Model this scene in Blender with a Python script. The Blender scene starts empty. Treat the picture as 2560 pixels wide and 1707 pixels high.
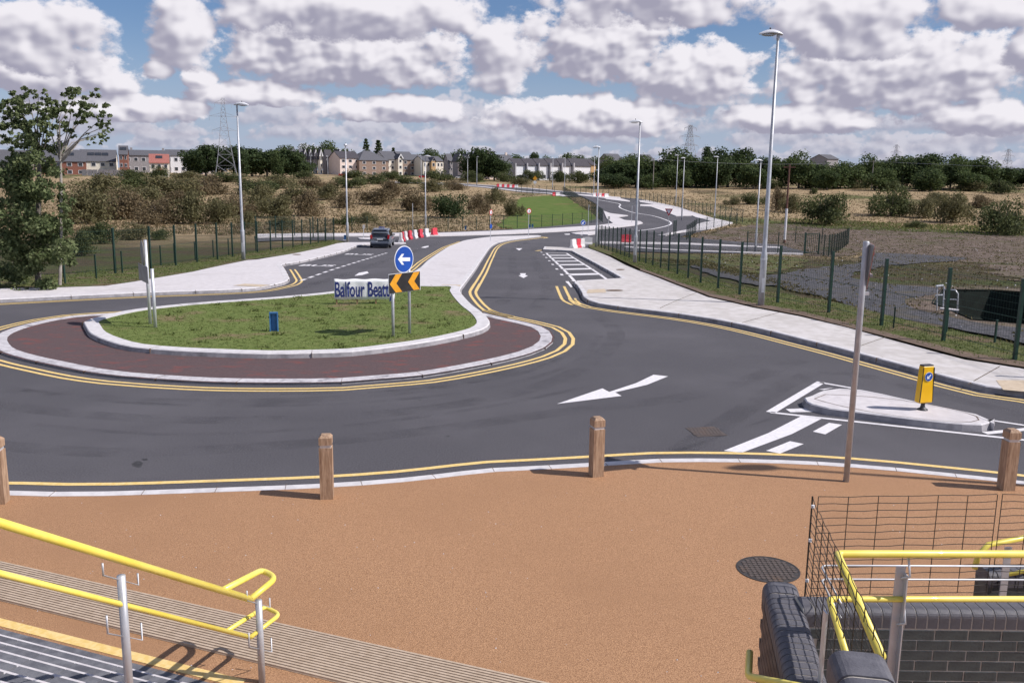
import bpy, bmesh, math, random
import numpy as np
from mathutils import Vector, Matrix, Euler
from mathutils.geometry import delaunay_2d_cdt
S = bpy.context.scene
COL = S.collection
random.seed(7)
RNG = np.random.default_rng(7)
PI = math.pi

# ------------------------------------------------------------------ camera
FPX = 2240.0                                    # focal length in pixels of the 2560 wide photograph
PITCH = math.atan((853.5 - 432) / FPX)
ROLL = 0.0125
EYE = 5.0
cam_d = bpy.data.cameras.new('camera')
cam_d.sensor_width = 36.0
cam_d.lens = FPX / 2560 * 36.0
cam_d.clip_start = 0.1
cam_d.clip_end = 9000
cam = bpy.data.objects.new('camera', cam_d)
COL.objects.link(cam)
cam.matrix_world = (Matrix.Translation((0, 0, EYE)) @ Matrix.Rotation(PI / 2 - PITCH, 4, 'X') @ Matrix.Rotation(ROLL, 4, 'Z'))
S.camera = cam

# ------------------------------------------------------------------ sun, exposure
SUN_EL = math.radians(44.0)
SUN_H = Vector((0.983, -0.185, 0)).normalized()          # horizontal direction towards the sun
sd = bpy.data.lights.new('sun', 'SUN')
sd.energy = 5.0
sd.angle = math.radians(0.53)
sd.color = (1.0, 0.945, 0.905)
sun = bpy.data.objects.new('sun', sd)
COL.objects.link(sun)
to_sun = SUN_H * math.cos(SUN_EL) + Vector((0, 0, math.sin(SUN_EL)))
sun.rotation_euler = to_sun.to_track_quat('Z', 'Y').to_euler()
sun.location = (30, -10, 40)
S.cycles.use_adaptive_sampling = True; S.cycles.adaptive_threshold = 0.02; S.cycles.max_bounces = 5; S.cycles.diffuse_bounces = 2; S.cycles.glossy_bounces = 2; S.cycles.transmission_bounces = 3; S.cycles.transparent_max_bounces = 6
S.view_settings.view_transform = 'Standard'
S.view_settings.look = 'None'
S.view_settings.exposure = 0.0
S.view_settings.gamma = 1.0
S.view_settings.use_curve_mapping = False

# ------------------------------------------------------------------ node maths helper
class V:
    """a node socket with arithmetic"""
    def __init__(s, nt, sock): s.nt, s.s = nt, sock
    def _m(s, op, a, b=None, c=None):
        n = s.nt.nodes.new('ShaderNodeMath'); n.operation = op
        for i, x in enumerate((a, b, c)):
            if x is None: continue
            if isinstance(x, V): s.nt.links.new(x.s, n.inputs[i])
            else: n.inputs[i].default_value = x
        return V(s.nt, n.outputs[0])
    def __add__(s, o): return s._m('ADD', s, o)
    __radd__ = __add__
    def __sub__(s, o): return s._m('SUBTRACT', s, o)
    def __rsub__(s, o): return s._m('SUBTRACT', o, s)
    def __mul__(s, o): return s._m('MULTIPLY', s, o)
    __rmul__ = __mul__
    def __truediv__(s, o): return s._m('DIVIDE', s, o)
    def min(s, o): return s._m('MINIMUM', s, o)
    def max(s, o): return s._m('MAXIMUM', s, o)
    def pow(s, o): return s._m('POWER', s, o)
    def fn(s, op, o=None): return s._m(op, s, o)
    def ramp(s, a, b, lo=0.0, hi=1.0, smooth=True):
        n = s.nt.nodes.new('ShaderNodeMapRange')
        if smooth: n.interpolation_type = 'SMOOTHSTEP'
        s.nt.links.new(s.s, n.inputs['Value'])
        for k, x in (('From Min', a), ('From Max', b), ('To Min', lo), ('To Max', hi)):
            if isinstance(x, V): s.nt.links.new(x.s, n.inputs[k])
            else: n.inputs[k].default_value = x
        return V(s.nt, n.outputs[0])
def vec(nt, x, y, z):
    n = nt.nodes.new('ShaderNodeCombineXYZ')
    for i, a in enumerate((x, y, z)):
        if isinstance(a, V): nt.links.new(a.s, n.inputs[i])
        else: n.inputs[i].default_value = a
    return n.outputs[0]
def noise(nt, v, scale=1.0, detail=5.0, rough=0.55, dist=0.0):
    n = nt.nodes.new('ShaderNodeTexNoise')
    if v is not None: nt.links.new(v, n.inputs['Vector'])
    n.inputs['Scale'].default_value = scale
    n.inputs['Detail'].default_value = detail
    n.inputs['Roughness'].default_value = rough
    n.inputs['Distortion'].default_value = dist
    return V(nt, n.outputs['Fac'])
def mixc(nt, f, a, b):
    n = nt.nodes.new('ShaderNodeMix'); n.data_type = 'RGBA'
    for i, x in ((0, f), (6, a), (7, b)):
        if isinstance(x, V): nt.links.new(x.s, n.inputs[i])
        elif isinstance(x, bpy.types.NodeSocket): nt.links.new(x, n.inputs[i])
        elif isinstance(x, (int, float)): n.inputs[i].default_value = x
        else: n.inputs[i].default_value = (*x[:3], 1)
    return n.outputs[2]

# ------------------------------------------------------------------ sky: daylight with rows of cumulus
def build_world():
    w = bpy.data.worlds.new('World'); S.world = w; w.use_nodes = True
    nt = w.node_tree; nt.nodes.clear()
    sky = nt.nodes.new('ShaderNodeTexSky'); sky.sky_type = 'NISHITA'; sky.sun_disc = False
    sky.sun_elevation = SUN_EL
    sky.sun_rotation = math.atan2(SUN_H.x, SUN_H.y)
    sky.altitude = 60; sky.air_density = 1.0; sky.dust_density = 0.6; sky.ozone_density = 2.0
    tc = nt.nodes.new('ShaderNodeTexCoord')
    sx = nt.nodes.new('ShaderNodeSeparateXYZ'); nt.links.new(tc.outputs['Generated'], sx.inputs[0])
    x, y, z = (V(nt, sx.outputs[i]) for i in range(3))
    az = x._m('ARCTAN2', x, y)
    el = z.fn('ARCSINE')
    STR = 0.085
    base = nt.nodes.new('ShaderNodeVectorMath'); base.operation = 'SCALE'
    nt.links.new(sky.outputs[0], base.inputs[0]); base.inputs['Scale'].default_value = STR
    tint = nt.nodes.new('ShaderNodeVectorMath'); tint.operation = 'MULTIPLY'
    nt.links.new(base.outputs[0], tint.inputs[0]); tint.inputs[1].default_value = (0.78, 0.90, 1.15)
    col = mixc(nt, el.ramp(0.0, 0.16, 0.75, 0.0), tint.outputs[0], (0.46, 0.53, 0.72))
    def row(col, e, h, cover, seed, far):
        """a bank of small cumulus standing on one base line"""
        u = az / h; v = (el - e) / h
        n0 = noise(nt, vec(nt, u * 0.34, seed, 0.0), 1.0, 1.0, 0.4)
        n1 = noise(nt, vec(nt, u + seed * 3.0, v * 1.25, seed), 1.15, 3.0, 0.55)
        n2 = noise(nt, vec(nt, u + (seed * 3.0 + 0.16), v * 1.25 + 0.22, seed), 1.15, 1.0, 0.5)
        d = (n0 - (0.62 - cover * 0.5)) * 4.2 + (n1 - 0.5) * 2.6 - v * 1.05
        a = d.ramp(0.0, 0.34) * (v + (n1 - 0.5) * 0.55).ramp(-0.22, 0.12) * (0.8 if far else 0.95)
        lit = ((n1 - n2) * 3.2 + (v - 0.30) * 0.75 + 0.85 - d * 0.20).ramp(0.0, 1.25)
        return mixc(nt, a, col, mixc(nt, lit, (0.42, 0.42, 0.53) if far else (0.36, 0.36, 0.45), (0.70, 0.68, 0.76) if far else (0.92, 0.89, 0.94)))
    def clouds(col, lst, seed, sc, soft):
        """separate heaped clouds: azimuth, base elevation, half width, height"""
        def field(A, E):
            best = None; src = vec(nt, A, E, E)
            for a, b, w, h in lst:
                k = (1 / w, 1 / (0.60 * h), -4.0 / h); o = (-a / w, -(b + 0.42 * h) / (0.60 * h), 4.0 * b / h)
                m = nt.nodes.new('ShaderNodeVectorMath'); m.operation = 'MULTIPLY_ADD'; nt.links.new(src, m.inputs[0]); m.inputs[1].default_value = k; m.inputs[2].default_value = o
                x_ = nt.nodes.new('ShaderNodeVectorMath'); x_.operation = 'MAXIMUM'; nt.links.new(m.outputs[0], x_.inputs[0]); x_.inputs[1].default_value = (-99, -99, 0)
                d_ = nt.nodes.new('ShaderNodeVectorMath'); d_.operation = 'DOT_PRODUCT'; nt.links.new(x_.outputs[0], d_.inputs[0]); nt.links.new(x_.outputs[0], d_.inputs[1])
                r_ = V(nt, d_.outputs['Value']); best = r_ if best is None else best.min(r_)
            return (1.0 - best).max(-2.5)
        P1 = vec(nt, az * (sc * 24.0) + seed, el * (sc * 32.0), seed)
        n1 = noise(nt, P1, 1.0, 6.0, 0.60)
        P2 = vec(nt, az * (sc * 24.0) + (seed + 0.17), el * (sc * 32.0) + 0.24, seed)
        n2 = noise(nt, P2, 1.0, 2.0, 0.50); n3 = noise(nt, P1, 1.0, 2.0, 0.50)
        s1 = field(az, el); s2 = field(az + 0.010, el + 0.013)
        d = s1 * 0.95 + (n1 - 0.5) * 2.7 + 0.10
        a = d.ramp(0.0, soft)
        lit = ((s1 - s2) * 1.15 + (n3 - n2) * 3.4 + (n1 - 0.5) * 0.55 + 0.54 - d * 0.06).ramp(-0.1, 1.2)
        return mixc(nt, a, col, mixc(nt, lit, (0.385, 0.375, 0.48), (0.93, 0.90, 0.955)))
    def px(lst):
        out = []
        for x, yb, w, h in lst:
            u = (x - 1280) / FPX; v0 = (yb - 853.5) / FPX; c, s_ = math.cos(ROLL), math.sin(ROLL)
            uu, vv = u * c + v0 * s_, -u * s_ + v0 * c
            X, Y, Z = uu, math.cos(PITCH) - vv * math.sin(PITCH), -(math.sin(PITCH) + vv * math.cos(PITCH))
            out.append((math.atan2(X, Y), math.asin(Z / math.sqrt(X * X + Y * Y + Z * Z)), w / FPX, h / FPX))
        return out
    col = row(col, 0.010, 0.016, 0.40, 3.1, True)
    col = row(col, 0.021, 0.021, 0.52, 9.7, True)
    col = row(col, 0.034, 0.027, 0.60, 21.3, True)
    col = row(col, 0.048, 0.032, 0.50, 29.1, True)
    col = clouds(col, px([(870, 205, 310, 150), (500, 220, 46, 50), (150, 232, 210, 92), (640, 262, 170, 55), (1490, 190, 215, 165), (2240, 264, 300, 165), (1730, 248, 165, 140), (2470, 336, 140, 80), (2000, 330, 200, 66), (1480, 335, 280, 92), (300, 300, 220, 60), (980, 300, 200, 60), (-200, 240, 160, 150), (2800, 250, 200, 150)]), 4.3, 1.25, 0.42)
    col = clouds(col, px([(110, 176, 165, 150), (455, 162, 84, 175), (890, 92, 370, 120), (400, 198, 40, 40), (1250, 216, 84, 170), (1640, 60, 270, 120), (2125, 132, 205, 150), (2480, 70, 130, 100), (2620, 180, 90, 120), (-260, 120, 200, 150), (2900, 110, 200, 160)]), 17.8, 1.0, 0.50)
    col = row(col, 0.215, 0.13, 0.52, 84.1, False)
    col = row(col, 0.36, 0.22, 0.50, 95.3, False)
    col = row(col, 0.62, 0.35, 0.48, 103.9, False)
    bg = nt.nodes.new('ShaderNodeBackground'); nt.links.new(col, bg.inputs[0]); bg.inputs[1].default_value = 0.95
    out = nt.nodes.new('ShaderNodeOutputWorld'); nt.links.new(bg.outputs[0], out.inputs[0])
    w.cycles.sampling_method = 'NONE'
build_world()

# ------------------------------------------------------------------ terrain
PROF = [(-200, 0), (33, 0), (45, -0.30), (57, -0.78), (64, -1.10), (78, -1.72), (92, -2.28), (106, -2.62), (122, -2.75), (145, -2.6),
        (170, -2.2), (200, -1.55), (250, -0.5), (320, 0.8), (400, 2.1), (470, 3.0), (600, 3.4), (5000, 3.4)]
def _pchip(pts):
    xs = [p[0] for p in pts]; ys = [p[1] for p in pts]; n = len(xs)
    dl = [(ys[i + 1] - ys[i]) / (xs[i + 1] - xs[i]) for i in range(n - 1)]
    m = [0.0] * n
    for i in range(1, n - 1):
        m[i] = 0.0 if dl[i - 1] * dl[i] <= 0 else 2 / (1 / dl[i - 1] + 1 / dl[i])
    return xs, ys, m
PX_, PY_, PM_ = _pchip(PROF)
import bisect
def prof(d):
    i = max(0, min(len(PX_) - 2, bisect.bisect_right(PX_, d) - 1))
    h = PX_[i + 1] - PX_[i]; t = (d - PX_[i]) / h
    t = max(0.0, min(1.0, t)); t2 = t * t; t3 = t2 * t
    return ((2 * t3 - 3 * t2 + 1) * PY_[i] + (t3 - 2 * t2 + t) * h * PM_[i] + (-2 * t3 + 3 * t2) * PY_[i + 1] + (t3 - t2) * h * PM_[i + 1])
def sstep(a, b, x):
    t = max(0.0, min(1.0, (x - a) / (b - a))); return t * t * (3 - 2 * t)
def terrain(x, y):
    z = prof(y)
    if z < 0:
        xc = 30 * math.tanh(x / 30.0)
        z *= 1 + 0.009 * xc
    z += sstep(130, 320, y) * 1.6 * math.tanh(abs(x) * 0.008)
    return z

def ray(px, py):
    u = (px - 1280) / FPX; v = (py - 853.5) / FPX
    c, s = math.cos(ROLL), math.sin(ROLL)
    u, v = u * c + v * s, -u * s + v * c
    return (u, math.cos(PITCH) - v * math.sin(PITCH), -(math.sin(PITCH) + v * math.cos(PITCH)))
def PZ(px, py, z=0.0):
    r = ray(px, py); t = (z - EYE) / r[2]
    return Vector((r[0] * t, r[1] * t, z))
def PD(px, py, D):
    r = ray(px, py); t = D / r[1]
    return Vector((r[0] * t, r[1] * t, EYE + r[2] * t))
def G(px, py, dz=0.0):
    """where the line of sight of a photograph pixel meets the ground"""
    r = ray(px, py); t0 = 3.0; t = t0
    while t < 3000:
        if EYE + r[2] * t < terrain(r[0] * t, r[1] * t) + dz: break
        t0 = t; t *= 1.03
    lo, hi = t0, t
    for _ in range(40):
        m = (lo + hi) / 2
        if EYE + r[2] * m < terrain(r[0] * m, r[1] * m) + dz: hi = m
        else: lo = m
    x, y = r[0] * lo, r[1] * lo
    return Vector((x, y, terrain(x, y) + dz))
def G2(pts, dz=0.0): return [G(a, b, dz).xy for a, b in pts]
def H(x, y, dz=0.0): return Vector((x, y, terrain(x, y) + dz))

# ------------------------------------------------------------------ materials
MATS = {}
def pmat(name, c1, c2=None, scale=6.0, rough=0.7, detail=6.0, c3=None, scale3=0.4, amt3=(0.5, 0.7), bump=0.0, bscale=40.0,
         metal=0.0, spec=0.5, lohi=(0.35, 0.65), stretch=None, trans=0.0, coat=0.0):
    m = bpy.data.materials.new(name); m.use_nodes = True
    nt = m.node_tree; b = nt.nodes['Principled BSDF']
    tc = nt.nodes.new('ShaderNodeTexCoord')
    src = tc.outputs['Object']
    if stretch:
        mp = nt.nodes.new('ShaderNodeMapping'); nt.links.new(src, mp.inputs[0]); mp.inputs['Scale'].default_value = stretch
        src = mp.outputs[0]
    if c2 is None: c2 = tuple(min(1, c * 1.12) for c in c1)
    col = mixc(nt, noise(nt, src, scale, detail, 0.6).ramp(*lohi), c1, c2)
    if c3 is not None:
        col = mixc(nt, noise(nt, src, scale3, 4.0, 0.6).ramp(*amt3), col, c3)
    nt.links.new(col, b.inputs['Base Color'])
    b.inputs['Roughness'].default_value = rough
    b.inputs['Metallic'].default_value = metal
    b.inputs['Specular IOR Level'].default_value = spec
    if coat: b.inputs['Coat Weight'].default_value = coat
    if bump:
        bn = nt.nodes.new('ShaderNodeBump'); bn.inputs['Strength'].default_value = bump; bn.inputs['Distance'].default_value = 0.02
        nt.links.new(noise(nt, src, bscale, 4.0, 0.6).s, bn.inputs['Height']); nt.links.new(bn.outputs[0], b.inputs['Normal'])
    MATS[name] = m
    return m
def leafmat(name, c1, c2, scale=0.6):
    m = bpy.data.materials.new(name); m.use_nodes = True
    nt = m.node_tree; b = nt.nodes['Principled BSDF']; out = nt.nodes['Material Output']
    geo = nt.nodes.new('ShaderNodeNewGeometry'); oi = nt.nodes.new('ShaderNodeObjectInfo')
    f = (V(nt, geo.outputs['Random Per Island']) * 0.65 + noise(nt, geo.outputs['Position'], scale, 1.0, 0.6) * 0.5 + V(nt, oi.outputs['Random']) * 0.25 - 0.25)
    col = mixc(nt, f.ramp(0.1, 0.8), c1, c2)
    nt.links.new(col, b.inputs['Base Color']); b.inputs['Roughness'].default_value = 0.65
    b.inputs['Specular IOR Level'].default_value = 0.15
    tr = nt.nodes.new('ShaderNodeBsdfTranslucent'); nt.links.new(col, tr.inputs[0])
    mx = nt.nodes.new('ShaderNodeMixShader'); mx.inputs[0].default_value = 0.38
    nt.links.new(b.outputs[0], mx.inputs[1]); nt.links.new(tr.outputs[0], mx.inputs[2]); nt.links.new(mx.outputs[0], out.inputs[0])
    MATS[name] = m
    return m

# ------------------------------------------------------------------ mesh helpers
class MB:
    def __init__(s): s.v = []; s.f = []; s.mi = []; s.cur = 0
    def add(s, vs, fs):
        o = len(s.v); s.v += [tuple(a) for a in vs]
        s.f += [tuple(i + o for i in f) for f in fs]; s.mi += [s.cur] * len(fs)
        return s
    def box(s, c, size, rz=0.0, M=None, taper=1.0):
        hx, hy, hz = (a / 2 for a in size)
        vs = [Vector((sx * hx * (taper if sz > 0 else 1), sy * hy * (taper if sz > 0 else 1), sz * hz)) for sz in (-1, 1) for sy in (-1, 1) for sx in (-1, 1)]
        R = M if M is not None else Matrix.Rotation(rz, 3, 'Z')
        c = Vector(c)
        return s.add([R @ a + c for a in vs], [(0, 2, 3, 1), (4, 5, 7, 6), (0, 1, 5, 4), (2, 6, 7, 3), (0, 4, 6, 2), (1, 3, 7, 5)])
    def tube(s, pts, r, n=8, caps=True):
        pts = [Vector(p) for p in pts]; rs = r if isinstance(r, (list, tuple)) else [r] * len(pts)
        rings = []; up = None
        for i, p in enumerate(pts):
            t = ((pts[min(i + 1, len(pts) - 1)] - p).normalized() + (p - pts[max(i - 1, 0)]).normalized())
            t = t.normalized() if t.length > 1e-6 else Vector((0, 0, 1))
            if up is None: up = t.orthogonal().normalized()
            up = (up - t * up.dot(t)); up = up.normalized() if up.length > 1e-6 else t.orthogonal().normalized()
            sd_ = t.cross(up)
            rings.append([p + (up * math.cos(2 * PI * k / n) + sd_ * math.sin(2 * PI * k / n)) * rs[i] for k in range(n)])
        vs = [q for rg in rings for q in rg]; fs = []
        for i in range(len(pts) - 1):
            for k in range(n):
                fs.append((i * n + k, i * n + (k + 1) % n, (i + 1) * n + (k + 1) % n, (i + 1) * n + k))
        if caps:
            fs.append(tuple(range(n))[::-1]); fs.append(tuple((len(pts) - 1) * n + k for k in range(n)))
        return s.add(vs, fs)
    def prism(s, poly, z0, z1, M=None):
        n = len(poly)
        vs = [Vector((p[0], p[1], z0)) for p in poly] + [Vector((p[0], p[1], z1)) for p in poly]
        if M is not None: vs = [M @ a for a in vs]
        return s.add(vs, [tuple(range(n))[::-1], tuple(range(n, 2 * n))] + [(i, (i + 1) % n, n + (i + 1) % n, n + i) for i in range(n)])
    def lathe(s, prof_, n=16, c=(0, 0, 0)):
        vs = []; fs = []; c = Vector(c)
        for r, z in prof_:
            for k in range(n): vs.append(c + Vector((r * math.cos(2 * PI * k / n), r * math.sin(2 * PI * k / n), z)))
        for i in range(len(prof_) - 1):
            for k in range(n): fs.append((i * n + k, i * n + (k + 1) % n, (i + 1) * n + (k + 1) % n, (i + 1) * n + k))
        fs.append(tuple(range(n))[::-1]); fs.append(tuple((len(prof_) - 1) * n + k for k in range(n)))
        return s.add(vs, fs)
    def mesh(s, name, mats, smooth=False):
        me = bpy.data.meshes.new(name); me.from_pydata(s.v, [], s.f)
        for m in (mats if isinstance(mats, (list, tuple)) else [mats]): me.materials.append(MATS[m] if isinstance(m, str) else m)
        if any(s.mi): me.polygons.foreach_set('material_index', s.mi)
        if smooth: me.polygons.foreach_set('use_smooth', [True] * len(me.polygons))
        me.update()
        return me
    def build(s, name, mats, parent=None, loc=None, smooth=False, **k):
        return link(name, s.mesh(name, mats, smooth), parent, loc, **k)
def link(name, me, parent=None, loc=None, rz=0.0, label=None, cat=None, group=None, kind=None):
    o = bpy.data.objects.new(name, me); COL.objects.link(o)
    if parent is not None: o.parent = parent
    if loc is not None: o.location = loc
    o.rotation_euler = (0, 0, rz)
    tag(o, label, cat, group, kind)
    return o
def tag(o, label=None, cat=None, group=None, kind=None):
    if label: o['label'] = label
    if cat: o['category'] = cat
    if group: o['group'] = group
    if kind: o['kind'] = kind
    return o
def thing(name, loc, rz, label, cat, group=None):
    o = link(name, None, None, loc, rz, label, cat, group); o.empty_display_size = 0.3
    return o
def copy_tree(o, parent=None):
    c = o.copy(); COL.objects.link(c); c.parent = parent
    for ch in o.children: copy_tree(ch, c)
    return c
def tri_mesh(name, verts, n_per=3, mat=None):
    """verts: (k*n_per, 3) array, every n_per consecutive ones a face"""
    k = len(verts) // n_per
    me = bpy.data.meshes.new(name)
    me.vertices.add(len(verts)); me.vertices.foreach_set('co', np.asarray(verts, np.float32).ravel())
    me.loops.add(len(verts)); me.loops.foreach_set('vertex_index', np.arange(len(verts), dtype=np.int32))
    me.polygons.add(k); me.polygons.foreach_set('loop_start', np.arange(0, len(verts), n_per, dtype=np.int32))
    me.update(calc_edges=True); me.validate()
    if mat: me.materials.append(MATS[mat])
    return me

# ---- flat work draped over the terrain
def smooth_path(pts, step=0.8, closed=False):
    """Catmull-Rom through the points, resampled"""
    P = [Vector(p).to_2d() if len(p) > 2 else Vector(p) for p in pts]; n = len(P); out = []
    rng = range(n if closed else n - 1)
    for i in rng:
        if closed: a, b, c, d = P[i - 1], P[i], P[(i + 1) % n], P[(i + 2) % n]
        else: a, b, c, d = P[max(i - 1, 0)], P[i], P[i + 1], P[min(i + 2, n - 1)]
        k = max(1, int((c - b).length / step))
        # centripetal-ish: limit tangents by segment length
        L = (c - b).length
        t1 = (c - a); t1 = t1 * (L / max(t1.length, 1e-6)); t2 = (d - b); t2 = t2 * (L / max(t2.length, 1e-6))
        for j in range(k):
            t = j / k; t_2 = t * t; t_3 = t_2 * t
            out.append((2 * t_3 - 3 * t_2 + 1) * b + (t_3 - 2 * t_2 + t) * t1 + (-2 * t_3 + 3 * t_2) * c + (t_3 - t_2) * t2)
    if not closed: out.append(P[-1])
    return out
def dens(pts, step=1.5, closed=True):
    out = []; n = len(pts)
    for i in range(n if closed else n - 1):
        a, b = Vector(pts[i]), Vector(pts[(i + 1) % n]); k = max(1, int((b - a).length / step))
        out += [a.lerp(b, j / k) for j in range(k)]
    if not closed: out.append(Vector(pts[-1]))
    return out
def offset(path, d, closed=False):
    """shift a polyline sideways; positive to the left of its direction"""
    n = len(path); out = []
    for i, p in enumerate(path):
        a = path[i - 1] if (i or closed) else path[0]; b = path[(i + 1) % n] if (closed or i < n - 1) else path[-1]
        t1 = (p - a); t2 = (b - p)
        t1 = t1.normalized() if t1.length > 1e-6 else t2.normalized(); t2 = t2.normalized() if t2.length > 1e-6 else t1
        n1 = Vector((-t1.y, t1.x)); n2 = Vector((-t2.y, t2.x)); m = n1 + n2
        m = m.normalized() if m.length > 1e-4 else n1
        out.append(p + m * (d / max(0.5, m.dot(n1))))
    return out
def inside(poly, x, y):
    c = False; n = len(poly); j = n - 1
    for i in range(n):
        xi, yi = poly[i]; xj, yj = poly[j]
        if (yi > y) != (yj > y) and x < (xj - xi) * (y - yi) / (yj - yi) + xi: c = not c
        j = i
    return c
def fill(mb, poly, dz, step=2.0, skirt=0.0, zf=None):
    """triangulated sheet over the terrain, with a skirt down its edge"""
    poly = [Vector(p).to_2d() if len(p) > 2 else Vector(p) for p in poly]
    xs = [p[0] for p in poly]; ys = [p[1] for p in poly]
    pts = list(poly); n = len(poly)
    x0, x1, y0, y1 = min(xs), max(xs), min(ys), max(ys)
    st = max(step, math.sqrt((x1 - x0) * (y1 - y0) / 9000))
    gy = y0 + st / 2
    while gy < y1:
        gx = x0 + st / 2
        while gx < x1:
            if inside(poly, gx, gy): pts.append(Vector((gx + random.uniform(-.1, .1) * st, gy + random.uniform(-.1, .1) * st)))
            gx += st
        gy += st
    vs, es, fs, *_ = delaunay_2d_cdt(pts, [(i, (i + 1) % n) for i in range(n)], [], 1, 1e-5)
    cen = []
    keep = []
    for f in fs:
        cx = sum(vs[i].x for i in f) / len(f); cy = sum(vs[i].y for i in f) / len(f)
        if inside(poly, cx, cy):
            a, b, c = (vs[i] for i in f[:3])
            keep.append(f if (b - a).cross(c - a) > 0 else tuple(reversed(f)))
    z = (lambda x, y: terrain(x, y) + dz) if zf is None else zf
    mb.add([(p.x, p.y, z(p.x, p.y)) for p in vs], keep)
    if skirt:
        ar = sum(poly[i].x * poly[(i + 1) % n].y - poly[(i + 1) % n].x * poly[i].y for i in range(n))
        pp = poly if ar > 0 else poly[::-1]
        mb.add([(p.x, p.y, z(p.x, p.y)) for p in pp] + [(p.x, p.y, z(p.x, p.y) - skirt) for p in pp],
               [(i, n + i, n + (i + 1) % n, (i + 1) % n) for i in range(n)])
    return mb
def ribbon(mb, path, w, dz, d=0.0, closed=False):
    a = offset(path, d + w / 2, closed); b = offset(path, d - w / 2, closed); n = len(path)
    mb.add([(p.x, p.y, terrain(p.x, p.y) + dz) for p in a] + [(p.x, p.y, terrain(p.x, p.y) + dz) for p in b],
           [(i, n + i, n + (i + 1) % n, (i + 1) % n) for i in range(n if closed else n - 1)])
    return mb
def kerb(mb, path, w, z0, z1, closed=False, batter=0.03, d=0.0):
    """kerb stone: face on the right hand side of the path, top running w to the left of it"""
    r = 0.025
    rows = [(offset(path, d + 0, closed), z0), (offset(path, d + batter, closed), z1 - r), (offset(path, d + batter + r, closed), z1), (offset(path, d + w, closed), z1), (offset(path, d + w, closed), z0)]
    n = len(path); vs = []; fs = []
    for pts, dz in rows: vs += [(p.x, p.y, terrain(p.x, p.y) + dz) for p in pts]
    for k in range(len(rows) - 1):
        for i in range(n if closed else n - 1):
            j = (i + 1) % n
            fs.append((k * n + i, k * n + j, (k + 1) * n + j, (k + 1) * n + i))
    mb.add(vs, fs)
    ne = n if closed else n - 1
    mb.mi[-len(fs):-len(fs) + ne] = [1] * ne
    return mb
def quad(mb, pts, dz, step=1.0):
    return fill(mb, dens(pts, step), dz, step)

# ================================================================== materials
pmat('asphalt', (0.060, 0.058, 0.065), (0.116, 0.111, 0.123), 38, 0.86, 5, (0.116, 0.111, 0.122), 0.20, (0.40, 0.78), 0.55, 90, spec=0.25)
pmat('asphalt_far', (0.075, 0.074, 0.082), (0.10, 0.098, 0.108), 8, 0.9, 4)
pmat('tyre_mark', (0.062, 0.059, 0.064), (0.086, 0.082, 0.088), 30, 0.8, 4)
pmat('concrete', (0.56, 0.53, 0.54), (0.64, 0.61, 0.62), 4, 0.9, 6, (0.50, 0.47, 0.47), 0.35, (0.5, 0.8), 0.15, 60, spec=0.2)
pmat('concrete_warm', (0.50, 0.47, 0.45), (0.60, 0.57, 0.56), 2.5, 0.9, 6, (0.45, 0.42, 0.40), 0.3, (0.5, 0.75), 0.15, 60, spec=0.2)
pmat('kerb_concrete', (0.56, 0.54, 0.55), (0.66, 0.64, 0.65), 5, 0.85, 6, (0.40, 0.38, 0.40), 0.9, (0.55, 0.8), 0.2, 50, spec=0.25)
pmat('kerb_face_shaded', (0.26, 0.25, 0.265), (0.36, 0.345, 0.36), 4, 0.85, 6, (0.16, 0.155, 0.165), 1.3, (0.5, 0.75), 0.2, 50, spec=0.25)  # darker copy of the kerb concrete: shade on upright faces put into the colour
pmat('kerb_worn', (0.46, 0.44, 0.46), (0.60, 0.58, 0.60), 7, 0.85, 6, (0.20, 0.19, 0.21), 1.7, (0.52, 0.72), 0.3, 40, spec=0.25)
pmat('apron', (0.085, 0.060, 0.063), (0.135, 0.092, 0.094), 30, 0.9, 5, (0.21, 0.070, 0.062), 1.5, (0.52, 0.76), 0.5, 60, spec=0.2, stretch=(1, 1.6, 1))
pmat('resin', (0.245, 0.125, 0.062), (0.54, 0.31, 0.168), 75, 0.75, 3, (0.345, 0.188, 0.098), 0.28, (0.40, 0.82), 0.5, 90, spec=0.3, lohi=(0.30, 0.70))
pmat('yellow_paint', (0.72, 0.50, 0.16), (0.80, 0.60, 0.27), 14, 0.7, 5, (0.58, 0.42, 0.20), 1.1, (0.6, 0.8))
pmat('white_paint', (0.68, 0.66, 0.68), (0.78, 0.76, 0.78), 14, 0.7, 5, (0.55, 0.53, 0.54), 1.4, (0.55, 0.8))
pmat('tactile_buff', (0.44, 0.34, 0.25), (0.52, 0.41, 0.31), 12, 0.8, 5, (0.38, 0.29, 0.22), 1.0, (0.5, 0.8))
pmat('tactile_pale', (0.50, 0.40, 0.29), (0.58, 0.48, 0.36), 8, 0.85)
pmat('lawn', (0.100, 0.138, 0.036), (0.160, 0.195, 0.062), 5, 0.95, 6, (0.20, 0.15, 0.09), 0.6, (0.52, 0.74), 0.6, 25, spec=0.1)
pmat('verge_grass', (0.075, 0.092, 0.030), (0.115, 0.125, 0.048), 4, 0.95, 6, (0.14, 0.105, 0.066), 0.7, (0.44, 0.64), 0.6, 25, spec=0.1)
pmat('field_lawn', (0.085, 0.135, 0.030), (0.125, 0.165, 0.045), 0.6, 0.95, 6, (0.17, 0.15, 0.06), 0.14, (0.55, 0.75), spec=0.1)
pmat('bare_soil', (0.085, 0.066, 0.054), (0.185, 0.142, 0.115), 1.3, 0.95, 9, (0.085, 0.082, 0.042), 0.16, (0.46, 0.68), 0.6, 5, spec=0.1)
pmat('gravel', (0.045, 0.045, 0.051), (0.105, 0.103, 0.112), 5, 0.9, 8, (0.095, 0.082, 0.058), 0.5, (0.5, 0.75), 0.6, 14, spec=0.2)
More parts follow.
